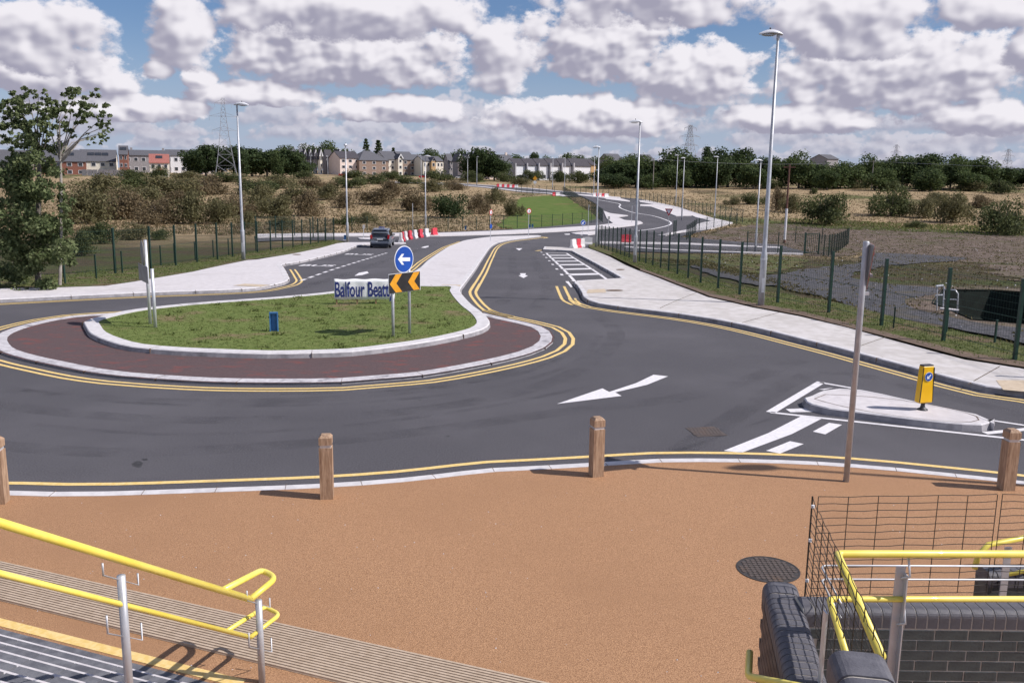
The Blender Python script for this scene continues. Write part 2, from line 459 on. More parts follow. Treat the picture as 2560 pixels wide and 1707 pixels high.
pmat('soil_edge', (0.12, 0.08, 0.055), (0.18, 0.125, 0.09), 6, 0.95, 5)
pmat('liner', (0.0035, 0.007, 0.005), (0.008, 0.014, 0.010), 3, 0.8, 5, spec=0.2)
def ground_material():
    m = bpy.data.materials.new('field'); m.use_nodes = True; nt = m.node_tree; b = nt.nodes['Principled BSDF']
    g = nt.nodes.new('ShaderNodeNewGeometry'); p = g.outputs['Position']
    mp = nt.nodes.new('ShaderNodeMapping'); nt.links.new(p, mp.inputs[0]); mp.inputs['Scale'].default_value = (1, 0.55, 1)
    q = mp.outputs[0]
    straw = mixc(nt, noise(nt, q, 0.9, 8, 0.65).ramp(0.35, 0.65), (0.28, 0.205, 0.12), (0.43, 0.325, 0.20))
    brown = mixc(nt, noise(nt, q, 1.3, 8, 0.65).ramp(0.35, 0.65), (0.095, 0.074, 0.044), (0.17, 0.128, 0.08))
    green = mixc(nt, noise(nt, q, 1.0, 8, 0.65).ramp(0.35, 0.65), (0.055, 0.070, 0.024), (0.12, 0.14, 0.05))
    c = mixc(nt, noise(nt, q, 0.055, 6, 0.6, 0.6).ramp(0.50, 0.68), straw, brown)
    c = mixc(nt, noise(nt, q, 0.035, 6, 0.62, 0.4).ramp(0.52, 0.66), c, green)
    sx = nt.nodes.new('ShaderNodeSeparateXYZ'); nt.links.new(p, sx.inputs[0])
    y = V(nt, sx.outputs[1])
    near = mixc(nt, noise(nt, p, 0.25, 6, 0.6).ramp(0.4, 0.62), (0.075, 0.060, 0.038), (0.068, 0.078, 0.030))
    c = mixc(nt, (y + (noise(nt, p, 0.05, 3) - 0.5) * 40).ramp(72, 100, 1, 0), c, near)
    nt.links.new(c, b.inputs['Base Color']); b.inputs['Roughness'].default_value = 0.95; b.inputs['Specular IOR Level'].default_value = 0.1
    bn = nt.nodes.new('ShaderNodeBump'); bn.inputs['Strength'].default_value = 0.7; bn.inputs['Distance'].default_value = 0.3
    nt.links.new(noise(nt, p, 2.0, 6, 0.7).s, bn.inputs['Height']); nt.links.new(bn.outputs[0], b.inputs['Normal'])
    MATS['field'] = m
ground_material()

# ================================================================== ground
PIT = G2([(2330, 757), (2352, 722), (2480, 724), (2640, 735), (2760, 790), (2700, 830), (2560, 808), (2430, 798)])
def in_pit(x, y): return inside(PIT, x, y)
def build_ground():
    ys = list(np.arange(-60, -4, 8.0)) + list(np.arange(-4, 135, 1.6)); s = 2.0
    while ys[-1] < 6000: s *= 1.055; ys.append(ys[-1] + s)
    hx = list(np.arange(0, 66, 1.6)); s = 1.8
    while hx[-1] < 4500: s *= 1.085; hx.append(hx[-1] + s)
    xs = [-a for a in hx[:0:-1]] + hx
    nx, ny = len(xs), len(ys); vs = []
    for y in ys:
        for x in xs: vs.append((x, y, terrain(x, y) - (2.6 if 20 < y < 50 and in_pit(x, y) else 0.09)))
    fs = []
    for j in range(ny - 1):
        for i in range(nx - 1):
            a = j * nx + i; fs.append((a, a + 1, a + nx + 1, a + nx))
    mb = MB(); mb.add(vs, fs)
    return mb.build('ground', 'field', kind='structure', label='rough field of dry straw grass and brown scrub reaching the houses')
build_ground()

# drainage basin beside the gravel path, lined in dark green
def pit_z(x, y):
    c = Vector((sum(p.x for p in PIT) / len(PIT), sum(p.y for p in PIT) / len(PIT)))
    best = min(((Vector((x, y)) - p.lerp(q, max(0, min(1, (Vector((x, y)) - p).dot(q - p) / max(1e-6, (q - p).length_squared))))).length) for p, q in zip(PIT, PIT[1:] + PIT[:1]))
    return terrain(x, y) + 0.01 - min(1.9, best * 2.6)
big = offset(PIT, 0, True)
fill(MB(), dens(big, 0.8), 0, 0.8, zf=pit_z).build('drainage_basin', 'liner', kind='structure', label='dark lined drainage basin sunk beside the gravel path')
rim = MB(); pitp = dens(PIT, 0.8); area = sum(pitp[i].cross(pitp[(i + 1) % len(pitp)]) for i in range(len(pitp)))
ribbon(rim, pitp, 2.3, -0.03, -1.1 if area > 0 else 1.1, closed=True); rim.build('basin_rim', 'bare_soil', kind='structure')

# ================================================================== road
ROAD_OUT = ([(-700, 790), (0, 752), (300, 735), (560, 726), (690, 712), (705, 668), (840, 634), (905, 610), (840, 600), (700, 601), (640, 604), (640, 592), (760, 585), (900, 582), (1100, 580), (1300, 572), (1440, 560),
             (1500, 545), (1494, 512), (1449, 490), (1517, 492), (1600, 497), (1700, 518), (1790, 548), (1800, 566), (1700, 592), (1950, 612), (2030, 632), (1700, 632), (1560, 628),
             (1500, 620), (1560, 690), (1700, 760), (2000, 830), (2300, 905), (2560, 965), (3000, 1075), (3000, 1262)] +
            [(2560, 1226), (2238, 1191), (2041, 1176), (1834, 1169), (1647, 1170), (1508, 1180), (1230, 1192), (800, 1234), (544, 1248), (272, 1254), (20, 1250), (-500, 1245)])
road = fill(MB(), dens(G2(ROAD_OUT), 2.0), 0.0, 1.5).build('road', 'asphalt', kind='structure', label='dark asphalt carriageway curving round the island')
def mark(name, mat='white_paint'):
    m = MB()
    return m, (lambda: m.build(name, mat, road))
# ---- far road winding left towards the houses
far_c = [(1470, 492), (1420, 484), (1360, 480), (1290, 473), (1215, 466), (1130, 461), (1040, 457), (960, 455)]
far_path = smooth_path(G2(far_c), 3.0)
fr = MB(); ribbon(fr, far_path, 9.0, -0.02); fr.build('far_road', 'asphalt_far', kind='structure', label='far stretch of road winding left towards the houses')
m = MB(); kerb(m, offset(far_path, 4.2), 2.4, -0.02, 0.12); m2 = MB(); kerb(m2, offset(far_path, -4.2)[::-1], 2.2, -0.02, 0.12)
m2.build('far_footpath', ['concrete', 'concrete'], kind='structure'); m.build('far_footpath', ['concrete', 'concrete'], kind='structure')

# ================================================================== central island
KZ = 0.165
grass_edge = [(210, 828), (206, 820), (222, 812), (283, 796), (342, 785), (476, 770), (565, 763), (700, 753), (834, 739), (985, 713), (1045, 723), (1140, 724), (1152, 738), (1162, 752),
              (1184, 775), (1208, 793), (1222, 808), (1227, 823), (1208, 838), (1160, 852), (1092, 867), (990, 883), (881, 896), (780, 900), (667, 902), (536, 898), (429, 893), (327, 884), (268, 869), (225, 850)]
ge = smooth_path(G2(grass_edge), 0.5, True)                # clockwise in plan? fixed below
def ccw(p): return sum(p[i].x * p[(i + 1) % len(p)].y - p[(i + 1) % len(p)].x * p[i].y for i in range(len(p))) > 0
if not ccw(ge): ge = ge[::-1]
apron_edge = [(342, 783), (268, 787), (179, 793), (119, 802), (50, 818), (0, 835), (-22, 850), (-20, 868), (0, 885), (60, 903), (119, 916), (208, 934), (298, 946), (387, 953), (536, 961), (700, 963), (854, 961),
              (956, 953), (1058, 944), (1160, 927), (1262, 906), (1330, 888), (1364, 874), (1383, 859), (1386, 846), (1378, 832), (1357, 820), (1323, 811), (1249, 795), (1208, 785), (1186, 777)]
ae = smooth_path(G2(apron_edge), 0.5)
isl = fill(MB(), ae, 0.055, 0.8).build('overrun_apron', 'apron', kind='structure', label='reddish brown overrun strip around the grass island')
k = MB(); kerb(k, ae, 0.42, -0.02, 0.065, batter=0.05); k.build('kerb', ['kerb_worn', 'kerb_face_shaded'], isl)
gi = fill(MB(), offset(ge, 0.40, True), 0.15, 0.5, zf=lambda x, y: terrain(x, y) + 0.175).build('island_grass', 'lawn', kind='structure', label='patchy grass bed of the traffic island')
k = MB(); kerb(k, ge, 0.46, -0.02, KZ + .03, True, batter=0.04); k.build('kerb', ['kerb_concrete', 'kerb_face_shaded'], gi)
# median footpath running away from the island
med = [(985, 713), (1045, 677), (1068, 656), (1096, 636), (1123, 619), (1141, 612), (1162, 604), (1200, 598), (1240, 594), (1300, 592), (1345, 591), (1353, 592.5), (1328, 596), (1279, 602), (1247, 609), (1229, 619), (1210, 645), (1188, 680), (1168, 708), (1152, 730), (1140, 724), (1045, 723)]
mp_ = dens(smooth_path(G2(med[:20]), 0.7) + G2(med[20:]), 0.8)
if not ccw(mp_): mp_ = mp_[::-1]
mo = fill(MB(), offset(mp_, 0.25, True), 0.135, 1.2).build('median_footpath', 'concrete', kind='structure', label='pale concrete median footpath between the two carriageways')
k = MB(); kerb(k, mp_, 0.30, -0.02, 0.14, True); k.build('kerb', ['kerb_concrete', 'kerb_face_shaded'], mo)
t = MB(); quad(t, G2([(1105, 711), (1152, 712), (1148, 719), (1098, 718)], .14), 0.141); t.build('tactile_paving', 'tactile_pale', mo)

for i in range(1, 9):
    a = G(1000 + (1175 - 1000) * i / 9, 706 - 100 * i / 9, .14).xy; b = G(1150 + (1250 - 1150) * i / 9, 722 - 112 * i / 9, .14).xy
    ts = [q / 40 for q in range(41) if inside(offset(mp_, .35, True), *a.lerp(b, q / 40))]
    if len(ts) > 2:
        t = MB(); ribbon(t, dens([a.lerp(b, ts[0]), a.lerp(b, ts[-1])], 1.0, False), .03, 0.1385); t.build('slab_joint', 'kerb_worn', mo)
# ================================================================== footpaths
lf = [(-700, 795), (0, 757), (179, 748), (372, 739), (565, 732), (640, 727), (688, 718), (712, 712), (725, 703), (722, 694), (716, 682), (710, 672), (706, 667), (750, 659), (806, 646), (859, 632), (900, 617), (955, 612), (1000, 612), (1016, 610.5)]
lfp = smooth_path(G2(lf[:12]), 0.5)[:-1] + smooth_path(G2(lf[11:]), 0.7)
lb = [(1008, 607), (960, 605), (900, 606), (861, 606), (839, 609), (795, 621), (732, 634), (640, 649), (613, 651), (476, 680), (327, 705), (259, 715), (104, 720), (0, 721), (-700, 735)]
lpoly = lfp + dens(G2(lb, 0.12), 1.2, False)
lo = fill(MB(), offset(lpoly, 0.12, True) if ccw(lpoly) else offset(lpoly, -0.12, True), 0.135, 1.2, skirt=0.3).build('footpath_left', 'concrete', kind='structure', label='pale concrete footpath along the left side of the road')
k = MB(); kerb(k, lfp, 0.30, -0.02, 0.14); kl = k.build('kerb', ['kerb_concrete', 'kerb_face_shaded'], lo)
t = MB(); quad(t, G2([(612, 709.5), (676, 712.5), (652, 717), (582, 714)], .14), 0.146); t.build('tactile_paving', 'tactile_pale', lo)

rf = [(1360, 620), (1356, 627), (1392, 628.5), (1428, 631), (1470, 654), (1510, 677), (1552, 702), (1523, 704), (1440, 710), (1442, 722), (1451, 737), (1457, 751), (1468, 759), (1493, 767), (1544, 775), (1600, 782), (1696, 794), (1795, 810),
      (1893, 831), (1992, 856), (2090, 881), (2189, 908), (2288, 935), (2386, 962), (2460, 980), (2560, 994), (3000, 1075)]
rfp = dens(G2(rf[:8]), 0.8, False)[:-1] + smooth_path(G2(rf[7:]), 0.6)
rb = [(3000, 1010), (2560, 922), (2419, 900), (2350, 882), (2236, 851), (2121, 819), (2006, 792), (1884, 769), (1776, 744), (1700, 715), (1600, 677), (1567, 663), (1529, 643), (1490, 627), (1472, 621)]
rpoly = rfp + dens(G2(rb, 0.12), 1.2, False)
sg = 0.12 if ccw(rpoly) else -0.12
ro = fill(MB(), offset(rpoly, sg, True), 0.145, 1.2, skirt=0.3).build('footpath_right', 'concrete_warm', kind='structure', label='wide concrete footpath curving along the right side of the road')
k = MB(); kerb(k, rfp, 0.24, -0.02, 0.15); k.build('kerb', ['kerb_concrete', 'kerb_face_shaded'], ro)
t = MB(); quad(t, G2([(1470, 724), (1512, 722), (1516, 731), (1466, 733)], .15), 0.151)
quad(t, G2([(2490, 950), (2600, 950), (2600, 982), (2508, 974)], .15), 0.151); t.build('tactile_paving', 'tactile_pale', ro)
for a, b in (((1500, 661), (1573, 661)), ((2140, 868), (2215, 842)), ((1650, 770), (1745, 730)), ((1850, 808), (1950, 780)), ((2420, 960), (2500, 915))):   # joints cut across the slab
    t = MB(); ribbon(t, dens(G2([a, b], .15), 1.0, False), 0.03, 0.149); t.build('slab_joint', 'bare_soil', ro)
for (a, b, w, h) in ((1536, 726, 44, 4), (1551, 674, 22, 3)):
    t = MB(); quad(t, [G(a + w / 2 * math.cos(q), b + h / 2 * math.sin(q), .15).xy for q in np.linspace(0, 2 * PI, 14)[:-1]], 0.154); t.build('manhole_cover', 'soil_edge', ro)
t = MB(); quad(t, [G(742 + 11 * math.cos(q), 636 + 1.3 * math.sin(q), .15).xy for q in np.linspace(0, 2 * PI, 14)[:-1]], 0.141); t.build('manhole_cover', 'soil_edge', lo)

# far footpaths round the next junction
def slab(name, px, dz=0.13, mat='concrete', label=None, h=0.3):
    p = dens(G2(px, dz), 1.5)
    return fill(MB(), p, dz, 2.0, skirt=h).build(name, mat, kind='structure', label=label)
slab('footpath_far', [(640, 585), (770, 583), (880, 583), (1100, 582), (1224, 577.5), (1400, 569), (1494, 563), (1533, 558), (1517, 546), (1509, 527), (1526, 533), (1570, 538.5), (1543, 542), (1562, 550), (1601, 553), (1607, 557), (1586, 562.5), (1521, 570), (1400, 577.5), (1224, 585), (1100, 588.5), (880, 588.5), (770, 589), (640, 592)],
     label='pale footpath along the far side of the junction')
slab('footpath_far', [(1597, 501), (1618, 500.5), (1693, 517), (1781, 544.5), (1832, 556), (1783, 569.5), (1693, 581), (1664, 588), (1644, 587), (1721, 573), (1737, 567), (1743, 560), (1762, 555), (1779, 552.5), (1740, 543), (1730, 538.5), (1690, 539.5), (1660, 528), (1627, 516.5), (1600, 515), (1601, 511), (1635, 511), (1600, 505)],
     label='broad pale footpath outside the far bend of the road')
slab('footpath_far', [(1441, 485), (1552, 493), (1552, 496), (1575, 502), (1576, 505), (1517, 498), (1510, 495), (1445, 488)], label='thin pale kerb strip at the head of the winding road')
slab('footpath_far', [(1500, 603), (1700, 606), (1949, 617), (1949, 620), (1700, 610.5), (1500, 608)], 0.06, label='pale kerb strip behind the access road')
slab('footpath_far', [(1560, 615), (1700, 624), (1850, 629), (2008, 633), (2008, 634.6), (1850, 631), (1700, 626), (1560, 618)], 0.06, label='pale kerb strip in front of the access road')
slab('splitter_far', [(1428, 582), (1460, 578.5), (1489, 577), (1489, 584), (1470, 586.5), (1440, 585)], 0.12, label='small white splitter island before the winding road')
slab('splitter_far', [(895, 594.5), (925, 593.5), (945, 596), (925, 598.5), (900, 597)], 0.12, label='small white splitter island in the left side road')

# ================================================================== near splitter island
sp = G2([(2004, 1010), (2010, 1020), (2023, 1027), (2068, 1038), (2138, 1047), (2237, 1060), (2321, 1070), (2405, 1078), (2456, 1080), (2482, 1073), (2487, 1062)]) + \
     G2([(2480, 1050), (2447, 1035), (2377, 1020), (2293, 1003), (2209, 984), (2152, 973), (2096, 970), (2054, 975), (2024, 988)], .15)
sp = smooth_path(sp, 0.3, True)
if not ccw(sp): sp = sp[::-1]
so = fill(MB(), offset(sp, 0.12, True), 0.15, 0.6).build('splitter_island', 'concrete', kind='structure', label='teardrop concrete splitter island carrying the yellow bollard')
k = MB(); kerb(k, sp, 0.15, -0.02, 0.155, True, batter=0.04); k.build('kerb', ['kerb_concrete', 'kerb_face_shaded'], so)
t = MB(); ribbon(t, smooth_path([c_ + (q_ - c_) * .86 for q_ in sp[::6] for c_ in [sum(sp, Vector((0, 0))) / len(sp)]], .3, True), 0.02, 0.156, closed=True); t.build('slab_joint', 'soil_edge', so)

# ================================================================== plaza
kr = [(-500, 1222), (20, 1224), (140, 1227), (272, 1226), (544, 1217), (800, 1207), (1000, 1193), (1230, 1168), (1370, 1161), (1508, 1153), (1647, 1145), (1740, 1144), (1844, 1145), (2041, 1152), (2238, 1167), (2386, 1182), (2560, 1201), (3000, 1262)]
krp = smooth_path(G2(kr, .03), 0.5)
pl = krp + [Vector((22, 13)), Vector((22, -6)), Vector((-22, -6)), Vector((-22, 13))]
plz = fill(MB(), offset(pl, 0.12, True) if ccw(pl) else offset(pl, -0.12, True), 0.03, 1.5).build('plaza', 'resin', kind='structure', label='orange brown resin bound gravel plaza in the foreground')
k = MB(); kerb(k, krp[::-1], 0.24, -0.02, 0.036, batter=0.02); k.build('kerb', ['kerb_concrete', 'kerb_face_shaded'], plz)

# ================================================================== verges, lawn, soil, gravel
FENCE_R = [(3000, 1045), (2473, 886), (2251, 830), (2094, 790), (1949, 761), (1849, 740), (1761, 714), (1700, 691), (1652, 673), (1594, 654), (1540, 634), (1495, 618)]
FENCE_L = [(-420, 715), (14, 703), (182, 696), (281, 687), (358, 678), (416, 670), (468, 661), (514, 655), (555, 649), (594, 642), (627, 636), (657, 631), (685, 627.5), (733, 620), (774, 613), (808, 607), (835, 603)]
def rough_edge(pts, amp):
    pts = smooth_path(pts, 0.7, True); n = len(pts); off = []
    ph = [random.uniform(0, 6.28) for _ in range(6)]; s = 0.0
    for i, q in enumerate(pts):
        s += (q - pts[i - 1]).length if i else 0
        off.append(amp * (math.sin(s * .55 + ph[0]) * .5 + math.sin(s * 1.3 + ph[1]) * .35 + math.sin(s * 2.9 + ph[2]) * .25 + random.uniform(-.35, .35)))
    nr = offset(pts, 1.0, True)
    return [q + (w - q) * o for q, w, o in zip(pts, nr, off)]
def sheet(name, px, mat, dz=-0.03, step=2.0, label=None, kind='structure', rough=0.0):
    return fill(MB(), rough_edge(G2(px), rough) if rough else dens(G2(px), step), dz, step).build(name, mat, kind=kind, label=label)
sheet('verge_right', [(3000, 1005), (2560, 921), (2419, 898), (2236, 849), (2006, 790), (1884, 767), (1776, 742), (1700, 713), (1600, 675), (1529, 641), (1472, 620), (1472, 606), (1540, 622), (1652, 660), (1761, 698), (1849, 718), (1949, 735), (2094, 760), (2251, 800), (2473, 850), (3000, 985)], 'verge_grass', 0.06, 1.2, 'strip of rough grass between the right footpath and the fence')
sheet('soil_strip', [(3000, 1008), (2560, 923.5), (2419, 901), (2236, 852), (2006, 793), (1884, 770), (1776, 745), (1700, 716), (1600, 678), (1600, 673), (1700, 709), (1776, 737), (1884, 761), (2006, 783), (2236, 841), (2419, 887), (2560, 910), (3000, 992)], 'soil_edge', 0.07, 1.2)
sheet('verge_left', [(-700, 738), (0, 724), (104, 722), (259, 718), (327, 708), (476, 683), (613, 653), (732, 637), (795, 624), (839, 611), (861, 607), (835, 600), (733, 615), (627, 632), (514, 650), (416, 664), (281, 681), (14, 697), (-420, 706)], 'verge_grass', 0.06, 1.2, 'strip of green grass between the left footpath and the fence')
sheet('lawn', [(1250, 566), (1262, 545), (1285, 522), (1302, 494), (1350, 490), (1400, 488), (1440, 508), (1478, 530), (1504, 556), (1494, 562), (1400, 568), (1300, 573)], 'field_lawn', -0.05, 3, 'smooth green lawn sloping up behind the far footpath', rough=0.6)
sheet('bare_soil', [(1850, 566), (1968, 558), (2100, 566), (2300, 573), (2600, 586), (2900, 605), (2900, 720), (2560, 700), (2420, 655), (2190, 632), (2070, 640), (2010, 628), (1840, 612), (1720, 598), (1790, 575)], 'bare_soil', -0.05, 3, 'stretch of bare brown soil on the right', rough=1.0)
sheet('gravel_path', [(1730, 662), (1800, 676), (1914, 686), (2010, 672), (2151, 655), (2190, 632), (2373, 640), (2415, 648), (2236, 662), (2121, 692), (2240, 710), (2345, 719), (2300, 740), (2266, 756), (2352, 786), (2450, 808), (2600, 822), (2750, 850), (2700, 880), (2560, 852), (2420, 826), (2300, 800), (2178, 780), (2044, 738), (1930, 712), (1891, 712), (1800, 690)], 'gravel', -0.02, 1.5, 'curving path of dark grey gravel behind the right fence', rough=0.28)
sheet('rough_grass', [(1560, 640), (1700, 634), (1950, 640), (2010, 655), (1914, 680), (1800, 672), (1730, 658), (1700, 660), (1620, 652)], 'verge_grass', -0.045, 2, 'patch of rough green grass behind the right fence', rough=0.5)

def kerb_joints(path, w, z, parent, step=0.915, d=0.0):
    m = MB(); acc = 0.0
    for i in range(1, len(path)):
        L = (path[i] - path[i - 1]).length; acc += L
        if acc >= step:
            acc = 0.0; t_ = (path[i] - path[i - 1]).normalized(); n_ = Vector((-t_.y, t_.x)); q_ = path[i] + n_ * (w / 2 + d)
            m.box((q_.x, q_.y, terrain(q_.x, q_.y) + z / 2 + .001), (w + .004, .009, z), math.atan2(n_.y, n_.x))
    m.build('joints', 'soil_edge', parent, kind='stuff')
kerb_joints(krp[::-1], .24, .037, plz); kerb_joints(ge, .46, .197, gi, 4.5); kerb_joints(rfp, .24, .152, ro, 1.83); kerb_joints(lfp, .30, .142, lo, 1.83); kerb_joints(ae, .42, .067, isl, 1.83)

# ================================================================== road markings (painted, 4 mm proud)
MZ = 0.006
def yellow(path, ds, w=0.10, name='double_yellow_line'):
    m, done = mark(name, 'yellow_paint')
    for d in ds: ribbon(m, path, w, MZ, d)
    return done()
yellow(ae, (-0.34, -0.58), 0.11)                           # round the apron (path runs with the island on its left)
ypm = smooth_path(G2(med[11:20]), 0.7)
yellow(ypm, (0.38, 0.64), 0.12)
yellow(smooth_path(G2([(1168, 708), (1154, 731), (1164, 753), (1186, 776), (1208, 785), (1249, 795)]), 0.6), (0.36, 0.61), 0.115)
yellow(smooth_path(G2([(1010, 697)] + med[1:7]), 0.7)[::-1], (-0.32, -0.56), 0.11)
ip = smooth_path(G2([(1352, 592), (1370, 594), (1360, 596)]), 0.5); yellow(ip, (-0.1,), 0.25)
i0 = len(dens(G2(rf[:8]), 0.8, False)) - 1
rl = rfp[i0 + 14:]
yellow(rl, (-0.28, -0.52), 0.10)
yellow(smooth_path(G2([(1410, 716), (1424, 744), (1432, 753), (1452, 762)]), 0.5), (0, -0.35), 0.12)
yellow(smooth_path(G2([(1340, 627.5), (1356, 625.5)]), 0.5), (0,), 0.3)
yellow(lfp[:len(smooth_path(G2(lf[:12]), 0.5)) - 1], (-0.30, -0.55), 0.10)
yellow(krp, (0.38,), 0.13, 'yellow_line')
# white border of the splitter island, give way line and dashes
def wq(name, *polys, dz=MZ, mat='white_paint'):
    m, done = mark(name, mat)
    for p in polys: quad(m, G2(p), dz, 0.8)
    return done()
wl = [((2053, 955), (1926, 1031), 0.20), ((2049, 956), (2140, 972), 0.11), ((1926, 1031), (2560, 1100), 0.12), ((2560, 1100), (2800, 1128), 0.12), ((2486, 1052), (2620, 1072), 0.10), ((2462, 1083), (2640, 1066), 0.16)]
m, done = mark('island_border_line')
for a, b, w in wl: ribbon(m, dens(G2([a, b]), 1.0, False), w, MZ)
done()
wq('hatch_marking', [(1964, 1023), (2013, 1021), (2034, 1030), (1976, 1031)], [(2046, 974), (2085, 969), (2060, 975)], dz=0.008)
wq('give_way_line', [(2002, 1041), (2056, 1046), (1980, 1085), (1854, 1132), (1809, 1127), (1920, 1083)])
wq('give_way_dash', [(2073, 1057), (2105, 1062), (2063, 1086), (2032, 1079)])
wq('give_way_dash', [(1975, 1103), (2009, 1110), (1950, 1134), (1915, 1127)])
wq('arrow_marking', [(1392, 1010), (1506, 971), (1523, 980), (1590, 958), (1634, 937), (1670, 941), (1618, 962), (1538, 981), (1554, 990)])
wq('arrow_marking', [(886, 690), (897, 682.5), (905, 681), (918, 678.5), (922, 683), (915, 685), (905, 688)])
wq('arrow_marking', [(1296, 689), (1302, 688), (1300, 683.5), (1315, 683.5), (1313, 688), (1320, 689), (1309, 695.5)])
wq('arrow_marking', [(1289, 621), (1306, 621), (1298, 626.5)])
wq('arrow_marking', [(1052, 619.5), (1060, 616.5), (1071, 614.5), (1072, 617), (1063, 620)])
wq('yield_marking', [(1410, 585), (1425, 584.5), (1424, 587), (1414, 587)], [(1448, 587.5), (1458, 586.5), (1456, 589)])
# bus bay on the left: dashed edge line and lettering
a, b = G(752, 702).xy, G(972, 631).xy; L = (b - a).length; m, done = mark('dashed_edge_line'); s_ = 0.0
while s_ < L - 0.6:
    ribbon(m, dens([a + (b - a) * (s_ / L), a + (b - a) * ((s_ + 0.95) / L)], 1, False), 0.18, MZ); s_ += 1.62
a2 = G(985, 608).xy
done()
def text_mesh(txt, size=1.0, sx=1.0, bold=0.0, extrude=0.0):
    cu = bpy.data.curves.new('lettering', 'FONT'); cu.body = txt; cu.size = size; cu.align_x = 'CENTER'; cu.align_y = 'CENTER'
    cu.offset = bold; cu.extrude = extrude; cu.resolution_u = 4
    o = bpy.data.objects.new('lettering', cu); COL.objects.link(o)
    me = bpy.data.meshes.new_from_object(o.evaluated_get(bpy.context.evaluated_depsgraph_get()))
    bpy.data.objects.remove(o); bpy.data.curves.remove(cu)
    for v in me.vertices: v.co.x *= sx
    return me
def road_text(txt, c, direction, height, width):
    me = text_mesh(txt, 1.0, 1.0, 0.02)
    xs = [v.co.x for v in me.vertices]; ys = [v.co.y for v in me.vertices]
    sx, sy = width / (max(xs) - min(xs)), height / (max(ys) - min(ys)); d = direction.normalized(); r = Vector((d.y, -d.x))
    for v in me.vertices:
        p = c + r * (v.co.x * sx) + d * (v.co.y * sy); v.co = (p.x, p.y, terrain(p.x, p.y) + MZ)
    me.materials.append(MATS['white_paint'])
    o = link('lettering', me, road)
    return o
bd = (G(972, 631).xy - G(752, 702).xy)
road_text('BUS', G(793, 664).xy, bd, 1.5, 2.0)
road_text('BUS', G(897, 636).xy, bd, 1.6, 2.0)
# boxes painted in the right hand lay-by
for i in range(7):
    t0 = i / 7; t1 = (i + 0.86) / 7
    A0, A1 = G(1366, 633).xy, G(1440, 707).xy; B0, B1 = G(1416, 633).xy, G(1524, 704).xy
    a, b, c, d = A0.lerp(A1, t0), B0.lerp(B1, t0), B0.lerp(B1, t1), A0.lerp(A1, t1)
    m, done = mark('parking_box')
    for p, q, w in ((a, b, .30), (b, c, .16), (d, c, .85), (a, d, .16)):
        ribbon(m, dens([p, q], 0.8, False), w, MZ + (0.002 if w > .5 else 0.0) + (0.003 if w == .30 else 0))
    done()
m, done = mark('dashed_edge_line')
for i in range(8):
    p = G(1353, 630).xy.lerp(G(1424, 712).xy, i / 7.4); q = G(1353, 630).xy.lerp(G(1424, 712).xy, (i + 0.22) / 7.4)
    ribbon(m, dens([p, q], 0.5, False), 0.16, MZ)
done()
wq('edge_marking', [(1417, 707), (1423, 706), (1432, 717), (1427, 719)])
# white line wandering down the far bend
m, done = mark('centre_line')
ribbon(m, smooth_path(G2([(1496, 500), (1545, 509), (1551, 512.5), (1548, 517), (1557, 523), (1586, 532), (1633, 540), (1670, 552), (1678, 558), (1670, 564), (1635, 572), (1595, 577)]), 0.8), 0.30, MZ); done()
def worn_material():
    m = bpy.data.materials.new('worn_track'); m.use_nodes = True; nt = m.node_tree; b = nt.nodes['Principled BSDF']; out = nt.nodes['Material Output']
    g = nt.nodes.new('ShaderNodeNewGeometry')
    b.inputs['Base Color'].default_value = (0.055, 0.053, 0.058, 1); b.inputs['Roughness'].default_value = 0.6
    f = noise(nt, g.outputs['Position'], 0.7, 5, 0.65).ramp(0.36, 0.76, 0.0, 0.22)
    tr = nt.nodes.new('ShaderNodeBsdfTransparent'); mx = nt.nodes.new('ShaderNodeMixShader'); nt.links.new(f.s, mx.inputs[0]); nt.links.new(tr.outputs[0], mx.inputs[1]); nt.links.new(b.outputs[0], mx.inputs[2]); nt.links.new(mx.outputs[0], out.inputs[0])
    MATS['worn_track'] = m
worn_material()
# tyre arcs polished into the asphalt
for pts in ([(-100, 1000), (200, 1035), (500, 1050), (850, 1042), (1150, 1010), (1380, 955), (1500, 890), (1540, 830), (1480, 780)], [(-100, 960), (200, 992), (500, 1005), (850, 995), (1100, 965), (1300, 922), (1430, 870)], [(-100, 1105), (250, 1130), (600, 1120), (1000, 1085), (1400, 1030), (1750, 985), (2000, 900)], [(1700, 1130), (1900, 1000), (1990, 950), (2100, 930), (2400, 1000), (2560, 1040)], [(1250, 760), (1290, 720), (1280, 660), (1290, 620), (1330, 600)], [(1340, 770), (1370, 720), (1340, 660), (1335, 620)], [(700, 735), (850, 690), (1000, 640), (1100, 605)]):
    m, done = mark('worn_track', 'worn_track'); ribbon(m, smooth_path(G2(pts), 0.8), .55, 0.0025); done()
for pts, w in (([(60, 975), (300, 1005), (600, 1015), (950, 1003), (1250, 965), (1440, 905), (1500, 840)], .22), ([(80, 1060), (400, 1085), (800, 1070), (1200, 1020), (1500, 960)], .2), ([(700, 985), (1000, 975), (1280, 940), (1440, 880)], .18), ([(1620, 1150), (1760, 1105), (1960, 1035)], .12)):
    m, done = mark('tyre_mark', 'worn_track'); ribbon(m, smooth_path(G2(pts), 0.8), w, 0.0045); done()
